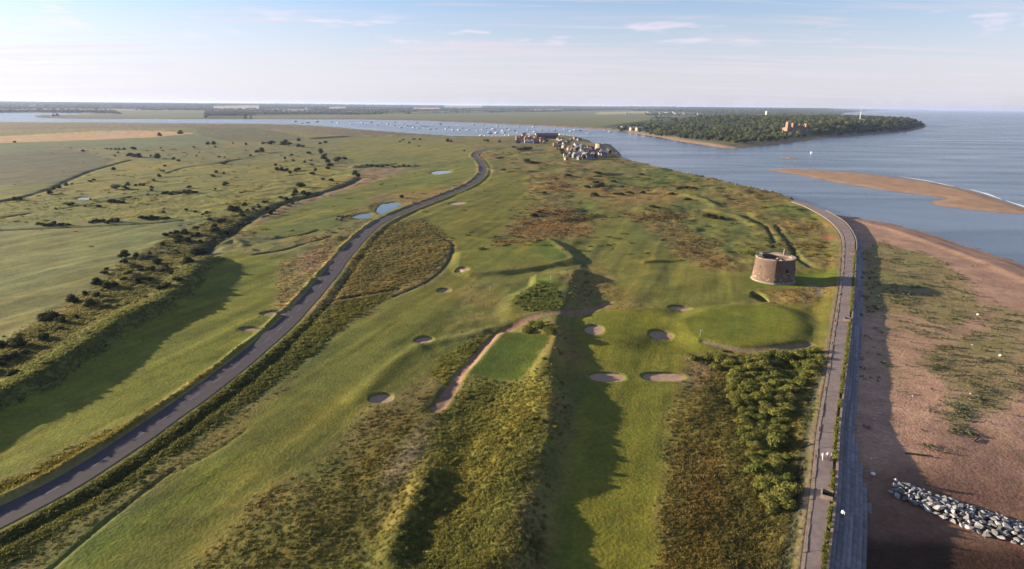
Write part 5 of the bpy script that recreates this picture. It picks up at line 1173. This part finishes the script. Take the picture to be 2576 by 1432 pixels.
hl = [(360, 245, 13, 'brick', 'red'), (430, 210, 11, 'brick', 'brown'), (470, 160, 10, 'white', 'red'), (515, 225, 12, 'brick', 'red'), (600, 235, 14, 'brick', 'red'), (700, 220, 12, 'pink', 'red'), (750, 255, 11, 'brick', 'red'), (820, 235, 10, 'pink', 'brown'), (850, 265, 10, 'brick', 'red'), (735, 310, 13, 'black', 'brown'), (900, 310, 9, 'pink', 'grey'), (350, 300, 10, 'black', 'brown'), (430, 285, 11, 'grey', 'red'), (330, 235, 8, 'cream', 'red'), (480, 290, 9, 'black', 'slate'),
      (1130, 350, 8, 'cream', 'grey'), (1235, 300, 9, 'white', 'white'), (1230, 375, 10, 'cream', 'white'), (1330, 340, 9, 'white', 'slate'), (1190, 240, 9, 'grey', 'slate'), (1460, 260, 10, 'grey', 'brown'), (1400, 300, 9, 'brick', 'slate'), (1580, 365, 11, 'white', 'white'), (1690, 400, 15, 'grey', 'slate'), (1600, 430, 12, 'brick', 'slate'), (1500, 410, 10, 'brick', 'brown'), (1420, 450, 9, 'cream', 'brown'), (1490, 465, 10, 'brick', 'brown'), (1570, 475, 12, 'black', 'slate'), (1720, 490, 11, 'grey', 'grey'), (1805, 480, 10, 'white', 'grey'), (1640, 480, 9, 'brick', 'slate'), (1850, 455, 9, 'cream', 'slate'), (1900, 450, 11, 'black', 'slate'),
      (1590, 575, 10, 'white', 'white'), (1440, 610, 14, 'grey', 'grey'), (1530, 620, 11, 'grey', 'grey'), (1350, 610, 7, 'cream', 'brown'), (1400, 600, 8, 'cream', 'slate'), (1690, 620, 10, 'black', 'slate'), (1760, 635, 12, 'white', 'grey'), (1850, 640, 13, 'grey', 'slate'), (1930, 605, 12, 'black', 'slate'), (2000, 575, 11, 'grey', 'slate'), (2065, 550, 10, 'grey', 'grey'), (2160, 540, 11, 'white', 'white'), (2150, 595, 10, 'grey', 'slate'), (2100, 590, 10, 'white', 'slate'), (1800, 575, 10, 'brick', 'grey'), (1660, 555, 10, 'brick', 'slate'), (1550, 540, 10, 'grey', 'slate'), (1460, 535, 9, 'brick', 'brown'), (1710, 575, 10, 'black', 'slate'), (2250, 530, 9, 'black', 'slate'), (1360, 670, 7, 'cream', 'brown'), (1640, 650, 9, 'grey', 'slate'), (1960, 520, 9, 'brick', 'slate'), (1870, 530, 9, 'brick', 'brown'), (2030, 500, 8, 'white', 'slate'), (1280, 470, 7, 'grey', 'brown')]
_wl, _rl = ['brick', 'grey', 'black', 'cream', 'pink', 'white'], ['slate', 'red', 'brown', 'grey']
for k in range(46):
    x, y = [(rng.uniform(320, 900), rng.uniform(140, 300)), (rng.uniform(1000, 1700), rng.uniform(200, 420)), (rng.uniform(1380, 2200), rng.uniform(430, 640)), (rng.uniform(1380, 2150), rng.uniform(450, 620))][k % 4]
    if all((x - a) ** 2 + (2.2 * (y - b)) ** 2 > 42 ** 2 for a, b, *_ in hl) and (x - 2085) ** 2 + 4 * (y - 440) ** 2 > 110 ** 2 and (x - 960) ** 2 + 4 * (y - 190) ** 2 > 190 ** 2: hl.append((x, y, rng.uniform(8, 12), _wl[rng.integers(0, 6)], _rl[rng.integers(0, 4)]))
for x, y, w, wa, ro in hl:
    p = HV(x, y); house((p[0], p[1], tz(*p)), rng.choice([.25, 1.8]) + rng.normal(0, .15), w * .78, w * .52, rng.uniform(2.4, 4.2), wa, ro, '%s walled cottage with %s roof in the riverside hamlet' % (wa, ro.replace('red', 'red tiled').replace('brown', 'brown tiled').replace('slate', 'dark slate')), GH_ + ', ' + wa + ' and ' + ro)
p = HV(595, 300); house((p[0], p[1], tz(*p)), .1, 19, 8, 4.0, 'white', 'white', 'long white boat shed with white roof at the hamlet edge', None, .4, False, 'boat_shed', 'shed')
p = HV(960, 205); house((p[0], p[1], tz(*p)), .05, 44, 16, 6.5, 'black', 'slate', 'largest dark boatyard shed with wide slate roof by the river', None, .55, False, 'boat_shed', 'shed')
tp = np.array(HV(2085, 470)); M_PALEB = simple_mat('pale_tower_wall', (.30, .25, .19), .95, .2, .3)
martello(tp, 8.6, 8.0, 11.5, 'gun_tower', 'pale round gun tower rising among the hamlet houses at the river mouth', (M_PALEB, M_COPING))
flat = [(1985, 470, 9)]
# jetty
j0, j1 = np.array(HV(2240, 425)), np.array(HV(2375, 425)); jr = empty('jetty', (*j0, WATER_Z)); tag(jr, 'thin dark timber jetty reaching into the river mouth', 'jetty')
MB().box(0, np.hypot(*(j1 - j0)), -1, 1, 2.2, 2.5).build('deck', M_POST, jr)
for k in range(5): MB().box(k * 5, k * 5 + .4, -.9, .9, -2, 2.2).build('pile', M_POST, jr)
jr.rotation_euler = (0, 0, math.atan2(*(j1 - j0)[::-1]))

# ------------------------------------------------------------------ boats
M_HULLW = simple_mat('white_hull', (.70, .70, .72), .4, .05, 1); M_HULLD = simple_mat('dark_hull', (.05, .055, .075), .5, .1, 1); M_HULLB = simple_mat('blue_hull', (.10, .16, .26), .5, .1, 1); M_MAST = simple_mat('mast_alloy', (.5, .5, .5), .4, .05, 1)
def hull_mesh(L, B, H_, mat):
    V = []; st = [(-.5, .72, 0), (-.25, .95, 0), (.05, 1.0, .02), (.3, .75, .10), (.44, .35, .22), (.5, .04, .3)]
    for u, b, z in st: V += [(u * L, -b * B / 2, H_ * (1 + z)), (u * L, -b * B * .32, -.15), (u * L, b * B * .32, -.15), (u * L, b * B / 2, H_ * (1 + z))]
    Fc = []
    for i in range(len(st) - 1):
        for a in range(3): Fc.append((i * 4 + a, i * 4 + a + 1, i * 4 + a + 5, i * 4 + a + 4))
        Fc.append((i * 4 + 3, i * 4, i * 4 + 4, i * 4 + 7))
    Fc.append((0, 1, 2, 3)); return mesh_from('hull', V, Fc, mat)
HULLS = {'white': hull_mesh(9, 3.0, 1.1, M_HULLW), 'dark': hull_mesh(9, 3.0, 1.1, M_HULLD), 'blue': hull_mesh(9, 3.0, 1.1, M_HULLB)}
CABIN = MB().box(-2.2, 1.4, -.85, .85, 1.0, 1.9).box(-1.6, .8, -.7, .7, 1.9, 2.15).mesh('cabin', M_HULLW); MAST = MB().tube((.4, 0, 1), (.4, 0, 11.5), .09, .05, 5).tube((.4, 0, 2.6), (-3.2, 0, 2.5), .07, .06, 5).mesh('mast', M_MAST); SCREEN = MB().box(.2, 1.3, -.8, .8, 1.91, 2.5).mesh('windscreen', M_GLASS)
def boat(x, y, colour='white', sail=True, z=WATER_Z, where='moored in the river', size=1.0, ashore=False):
    p = G(x, y, z); zz = WATER_Z if not ashore else max(WATER_Z, tz(*p)) + .3
    r = empty('sailing_boat' if sail else 'motor_boat', (p[0], p[1], zz), rng.normal(.5 if not ashore else 1.4, .35), size * rng.uniform(.85, 1.2))
    obj('hull', HULLS[colour], r); obj('cabin', CABIN, r); obj('mast' if sail else 'windscreen', MAST if sail else SCREEN, r)
    tag(r, '%s hulled %s %s' % (colour, 'sailing boat with a bare mast' if sail else 'motor boat', where), 'boat', '%s %s %s' % (colour, 'sailing boats' if sail else 'motor boats', where))
wb = [(960, 285), (1070, 275), (1225, 295), (1255, 270), (1365, 295), (1395, 300), (1400, 268), (1490, 285), (1520, 300), (1550, 305), (1580, 300), (1620, 275), (1640, 325), (1665, 300), (1690, 300), (1755, 335), (1815, 330), (1865, 290), (1915, 335), (1985, 345), (2045, 345), (2130, 345), (2150, 338), (2225, 355), (2355, 365), (2420, 375), (2480, 350), (2500, 370), (2295, 290), (2430, 300), (465, 272), (530, 268), (760, 265), (830, 275), (1110, 290), (1460, 320), (1720, 310), (1780, 300), (1940, 315), (2080, 325), (2280, 340), (2400, 340), (2520, 330), (1330, 285), (1590, 320)]
for k, (x, y) in enumerate(wb): boat(*R2(x, y), 'white', k % 3 != 2, size=1.15)
for k, (x, y) in enumerate([(390, 260), (615, 262), (1160, 270), (2190, 290), (1850, 282), (520, 270)]): boat(*R2(x, y), 'dark', True, size=1.6)
for k, (x, y) in enumerate([(35, 295), (95, 365), (105, 378), (175, 305), (180, 370), (230, 355), (250, 310), (395, 310), (380, 372), (450, 375), (540, 315), (550, 365), (755, 350), (850, 335), (875, 342), (915, 360), (1065, 360), (1105, 380), (1080, 372), (1255, 355), (1310, 365), (300, 345), (350, 350), (480, 345), (620, 350), (690, 345), (960, 345), (1010, 350), (130, 335), (60, 330)]):
    boat(*R3(x, y), ['white', 'white', 'blue', 'white', 'dark'][k % 5], k % 3 != 1, size=1.05)
for k, (x, y) in enumerate([(10, 398), (45, 400), (90, 402), (130, 396), (250, 396), (290, 398), (330, 398), (370, 392), (400, 395), (440, 398), (500, 395), (560, 398), (590, 400), (770, 398), (800, 402), (840, 405), (880, 408), (930, 415), (820, 395), (905, 400)]):
    boat(*R3(x, y - 3), 'white', k % 3 != 1, -1, 'drawn up on the boatyard shore', .95, True)
boat(2041, 386, 'white', False, where='running out of the river mouth', size=1.2)

# ------------------------------------------------------------------ far shore: manor, boathouses, wood, cliff top
def RZ(x, y): return (1918.6 + x * .1667, 268.3 + y * .1667)
mp_ = np.array(G(*RZ(470, 400), 6)); mz = tz(*mp_)
M_MAN = simple_mat('manor_brick', (.27, .155, .11), .9, .12, .2)
WALLS['manor'] = M_MAN
mr = empty('manor_house', (mp_[0], mp_[1], mz), math.radians(20), .92); tag(mr, 'red brick manor house with pinnacled towers above the far beach', 'manor')
MB().box(-32, 30, -9, 9, -2, 12).build('main_block', M_MAN, mr)
for x, w, h in ((-32, 8, 27), (-14, 7, 24), (30, 8, 22)):
    tw = MB().box(x - w / 2, x + w / 2, -13, -13 + w, -2, h).build('corner_tower', M_MAN, mr)
    for a, b in ((-1, -1), (1, -1), (1, 1), (-1, 1)): MB().tube((x + a * (w / 2 - .7), -13 + w / 2 + b * (w / 2 - .7), h), (x + a * (w / 2 - .7), -13 + w / 2 + b * (w / 2 - .7), h + 3.4), .8, .25, 6).build('pinnacle', M_MAN, tw)
    for zz in (4, 9, 14, 19):
        if zz < h - 3: MB().box(x - 1, x + 1, -13.12, -12.95, zz, zz + 2.6).build('window', M_GLASS, tw)
m = MB()
for x0, x1 in ((-27, -8), (-8, 10), (10, 26)):
    m.add([(x0, -9.6, 12), (x1, -9.6, 12), (x1, 9.6, 12), (x0, 9.6, 12), (x0 + 1, 0, 18), (x1 - 1, 0, 18)], [(0, 1, 5, 4), (2, 3, 4, 5), (1, 2, 5), (3, 0, 4)])
m.build('roof', ROOFS['brown'], mr)
for k in range(9):
    for zz in (2, 7): MB().box(-28 + k * 6.6, -26 + k * 6.6, -9.12, -8.95, zz, zz + 2.8).build('window', M_GLASS, mr)
for x in (-20, -2, 16): MB().box(x - 1, x + 1, -1, 1, 14, 22).build('chimney_stack', M_MAN, mr)
for k, (zx, zy) in enumerate([(235, 330), (300, 328), (375, 345), (420, 345), (470, 352), (510, 350)]):
    p = G(1529.5 + zx * .1615, 268.3 + (zy + 22) * .1615, 1.5); house((p[0], p[1], tz(*p)), .55, 15, 9, 6.5, 'cream', 'white', 'cream gabled quay house in the row on the far bank', 'row of quay houses on the far bank', .8, False)
for k, (zx, zy) in enumerate([(605, 400), (580, 440), (910, 435)]):
    p = G(1529.5 + zx * .1615, 268.3 + zy * .1615, 1.0); house((p[0], p[1], tz(*p)), .8, 9, 6, 3, 'pink', 'white', 'small pink walled hut on the far beach', 'huts on the far beach', .5, False)
for zx, zy in [(230, 370), (265, 375), (330, 420), (1240, 345)]:
    p = G(*RZ(zx, zy), 5); house((p[0], p[1], tz(*p)), .3, 14, 9, 5, 'pink', 'brown', 'pale lodge beside the manor house', 'lodges beside the manor', .6, True)
p = G(*RZ(1400, 262), 14); house((p[0], p[1], tz(*p)), .1, 60, 14, 5, 'white', 'white', 'long low white building on the cliff top', None, .3, False)
p = G(*RZ(1600, 262), 14); house((p[0], p[1], tz(*p)), .1, 70, 12, 4, 'cream', 'grey', 'long low cream building on the cliff top', None, .3, False)
p = G(*RZ(62, 205), 8); b_ = house((p[0], p[1], tz(*p)), .1, 16, 14, 24, 'white', 'white', 'tall white block rising from the far wood', None, .3, False)
p = G(*RZ(1455, 262), 14); r = empty('radio_mast', (p[0], p[1], tz(*p))); tag(r, 'thin white radio mast on the far cliff top', 'mast')
MB().tube((0, 0, -1), (0, 0, 34), 1.1, .7, 8).build('mast_shaft', M_WHITE, r); MB().tube((0, 0, 34), (0, 0, 62), .5, .2, 6).build('antenna', M_MAST, r)

TREEM = [leaf_cloud(800 + i, 9, 0.060, 520, M_TREE, 1.0, 'crown') for i in range(5)]
trunk_me = MB().tube((0, 0, -.05), (0, 0, .5), .04, .02, 6).tube((0, 0, .3), (.16, .05, .6), .018, .008, 5).tube((0, 0, .34), (-.14, .08, .62), .018, .008, 5).mesh('trunk', M_TWIG)
wood = GG([(1545, 325), (1600, 318), (1680, 312), (1760, 308), (1945, 308), (2030, 302), (2150, 296), (2260, 300), (2310, 309), (2326, 316), (2285, 327), (2235, 332), (2168, 336), (2060, 343), (1990, 351), (1940, 357), (1850, 362), (1740, 352), (1690, 346), (1640, 338)], 1.0)
pts = []; lo_, hi_ = wood.min(0), wood.max(0)
cand = rng.uniform(lo_, hi_, (26000, 2)); cand = cand[inside(cand[:, 0], cand[:, 1], wood)]
grid = {}
for p in cand:
    s_ = 11 + 7 * max(0, (p[1] - 1300) / 1500); k = (int(p[0] // 26), int(p[1] // 26))
    if any((p[0] - a) ** 2 + (p[1] - b) ** 2 < s_ * s_ for i in (-1, 0, 1) for j in (-1, 0, 1) for a, b in grid.get((k[0] + i, k[1] + j), ())): continue
    grid.setdefault(k, []).append((p[0], p[1])); pts.append((p[0], p[1]))
pts = np.array(pts)
c_, s__ = math.cos(math.radians(20)), math.sin(math.radians(20)); rel = pts - mp_; lx = rel[:, 0] * c_ + rel[:, 1] * s__; ly = -rel[:, 0] * s__ + rel[:, 1] * c_
kp = ~((np.abs(lx) < 50) & (ly < 16) & (ly > -270))
for P, c in FARZ[7:9]: kp &= ~inside(pts[:, 0], pts[:, 1], P)
for q in [RZ(1400, 262), RZ(1600, 262)]:
    pb = np.array(G(*q, 14)); kp &= ~((np.abs(pts[:, 0] - pb[0]) < 45) & (pts[:, 1] < pb[1] + 10) & (pts[:, 1] > pb[1] - 150))
qh = [np.array(G(1529.5 + zx * .1615, 268.3 + 370 * .1615, 1.5)) for zx in range(220, 540, 30)]
for pb in qh: kp &= ~((np.abs(pts[:, 0] - pb[0]) < 17) & (pts[:, 1] < pb[1] + 10) & (pts[:, 1] > pb[1] - 90))
pts = pts[kp]
sh_ = sdf(pts[:, 0], pts[:, 1], far_land, 400.0); zt = terr(pts[:, 0], pts[:, 1], False)
order = np.argsort(np.hypot(pts[:, 0], pts[:, 1])); pts, zt = pts[order], zt[order]
n_ind = 285
for k in range(n_ind):
    w = rng.uniform(12, 20); h = rng.uniform(10, 17)
    r = empty('broadleaf_tree', (pts[k][0], pts[k][1], zt[k]), rng.uniform(0, 6.28)); r.scale = (w, w, h)
    cr = obj('crown', TREEM[k % 5], r, (0, 0, .10)); obj('trunk', trunk_me, r)
    tag(r, 'broadleaf tree at the front of the wood across the river mouth', 'tree', 'front trees of the far wood')
rest = pts[n_ind:]; nw = len(rest); print('wood', len(pts))
sw = rng.uniform(13, 22, nw)
scatter('far_wood', 'dense green wood covering the land behind the far beach', 'woodland', np.c_[rest, zt[n_ind:] + 1], np.stack([sw, sw, rng.uniform(10, 17, nw)], 1), TREEM, tilt=.05)
# farmland trees and woods towards the horizon
BLOB = [leaf_cloud(900 + i, 7, 0.11, 60, M_TREE, .9, 'tree') for i in range(4)]
n = 90000; y = 2500 * (16000 / 2500) ** rng.random(n); x = rng.uniform(-1, 1, n) * .9 * y
dn = fbm(x, y, 600, 3, 400) + 0.50 * sstep(4500, 9000, y) - .06
hedge = (np.abs(vnoise(x / 330, y / 330, 410)) < .035) | (np.abs(vnoise(x / 420, y / 420, 411)) < .03)
kp = ((rng.random(n) < .9 * sstep(.05, .25, dn)) | (hedge & (rng.random(n) < .6))) & (sdf(x, y, far_land, 60.0) > 50)
for P, c in FARZ: kp &= ~((sdf(x, y, P, 60.0) > 10))
kp &= sdf(x, y, LAGOON, 60.0) < -20
x, y = x[kp], y[kp]; print('far trees', len(x)); w = rng.uniform(12, 24, len(x)) * (0.9 + y / 12000)
scatter('horizon_woods', 'distant woods and hedgerow trees on the farmland along the horizon', 'woodland', np.stack([x, y, terr(x, y, False) - .5], 1), np.stack([w, w, rng.uniform(9, 14, len(x)) * (1 + y / 14000)], 1), BLOB, tilt=.05)
# distant villages and farm buildings
for k in range(46):
    cl = [(-900, 6500), (1100, 5200), (1500, 6000), (2600, 5200), (-2600, 6800), (300, 7200)][k % 6]
    p = np.array(cl) + rng.normal(0, 1, 2) * np.array([260, 170])
    if sdf(p[:1], p[1:], far_land, 60.0)[0] < 55: continue
    house((p[0], p[1], tz(*p)), rng.uniform(0, 3), rng.uniform(14, 26), rng.uniform(9, 13), rng.uniform(5, 7), ['white', 'cream'][k % 2], ['red', 'grey', 'slate'][k % 3], '%s farm building with %s roof far off near the horizon' % (['white', 'cream'][k % 2], ['red tiled', 'grey', 'dark slate'][k % 3]), 'far farm buildings %d' % (k % 6), .7, False, 'farm_building', 'building', False)

# ------------------------------------------------------------------ surf along the sandbar
M_FOAM = simple_mat('foam', (.75, .76, .78), .9, .1, .5)
for a, b in (((2262, 444), (2400, 470)), ((2440, 477), (2520, 502)), ((2530, 505), (2720, 572))):
    ln = smooth_line(GG([a, ((a[0] + b[0]) / 2, (a[1] + b[1]) / 2 - 2), b], WATER_Z), 3); k = len(ln)
    e = np.sin(np.linspace(0, math.pi, k)) ** .5
    V, Fq = ribbon(ln, .2 + 2.2 * e * (0.6 + .5 * vnoise(np.arange(k) / 4, np.zeros(k), 31)), .2 + 1.2 * e * (0.6 + .5 * vnoise(np.arange(k) / 3, np.zeros(k), 32)), WATER_Z + .06)
    tag(obj('surf', mesh_from('surf', V, Fq, M_FOAM)), kind='structure')
# stones of the shore edge north of the promenade
ln = smooth_line(coast1[:8], 2.5); dd = np.gradient(ln, axis=0); dd /= np.hypot(dd[:, 0], dd[:, 1])[:, None]
n = 900; ix = rng.integers(0, len(ln), n); P = ln[ix] + np.stack([dd[ix, 1], -dd[ix, 0]], 1) * rng.normal(1.5, 2.2, (n, 1)) + rng.normal(0, 1, (n, 2))
scatter('shore_stones', 'grey stones piled along the river-mouth shore past the promenade', 'stones', np.c_[P, terr(P[:, 0], P[:, 1], False)], rng.uniform(.5, 1.3, n), ROCKS[:5], tilt=.4)

# ------------------------------------------------------------------ evening air
hz, ht, hb_ = new_mat('haze'); ht.nodes.remove(hb_)
pv = N(ht, 'ShaderNodeVolumePrincipled'); pv.inputs['Color'].default_value = (.52, .66, 1.0, 1); pv.inputs['Density'].default_value = 3.6e-5; pv.inputs['Anisotropy'].default_value = 0.2
ht.links.new(pv.outputs[0], [n for n in ht.nodes if n.type == 'OUTPUT_MATERIAL'][0].inputs['Volume'])
o = MB().box(-62000, 62000, -320, 42050, -9, 112).build('haze', hz); tag(o, kind='stuff')
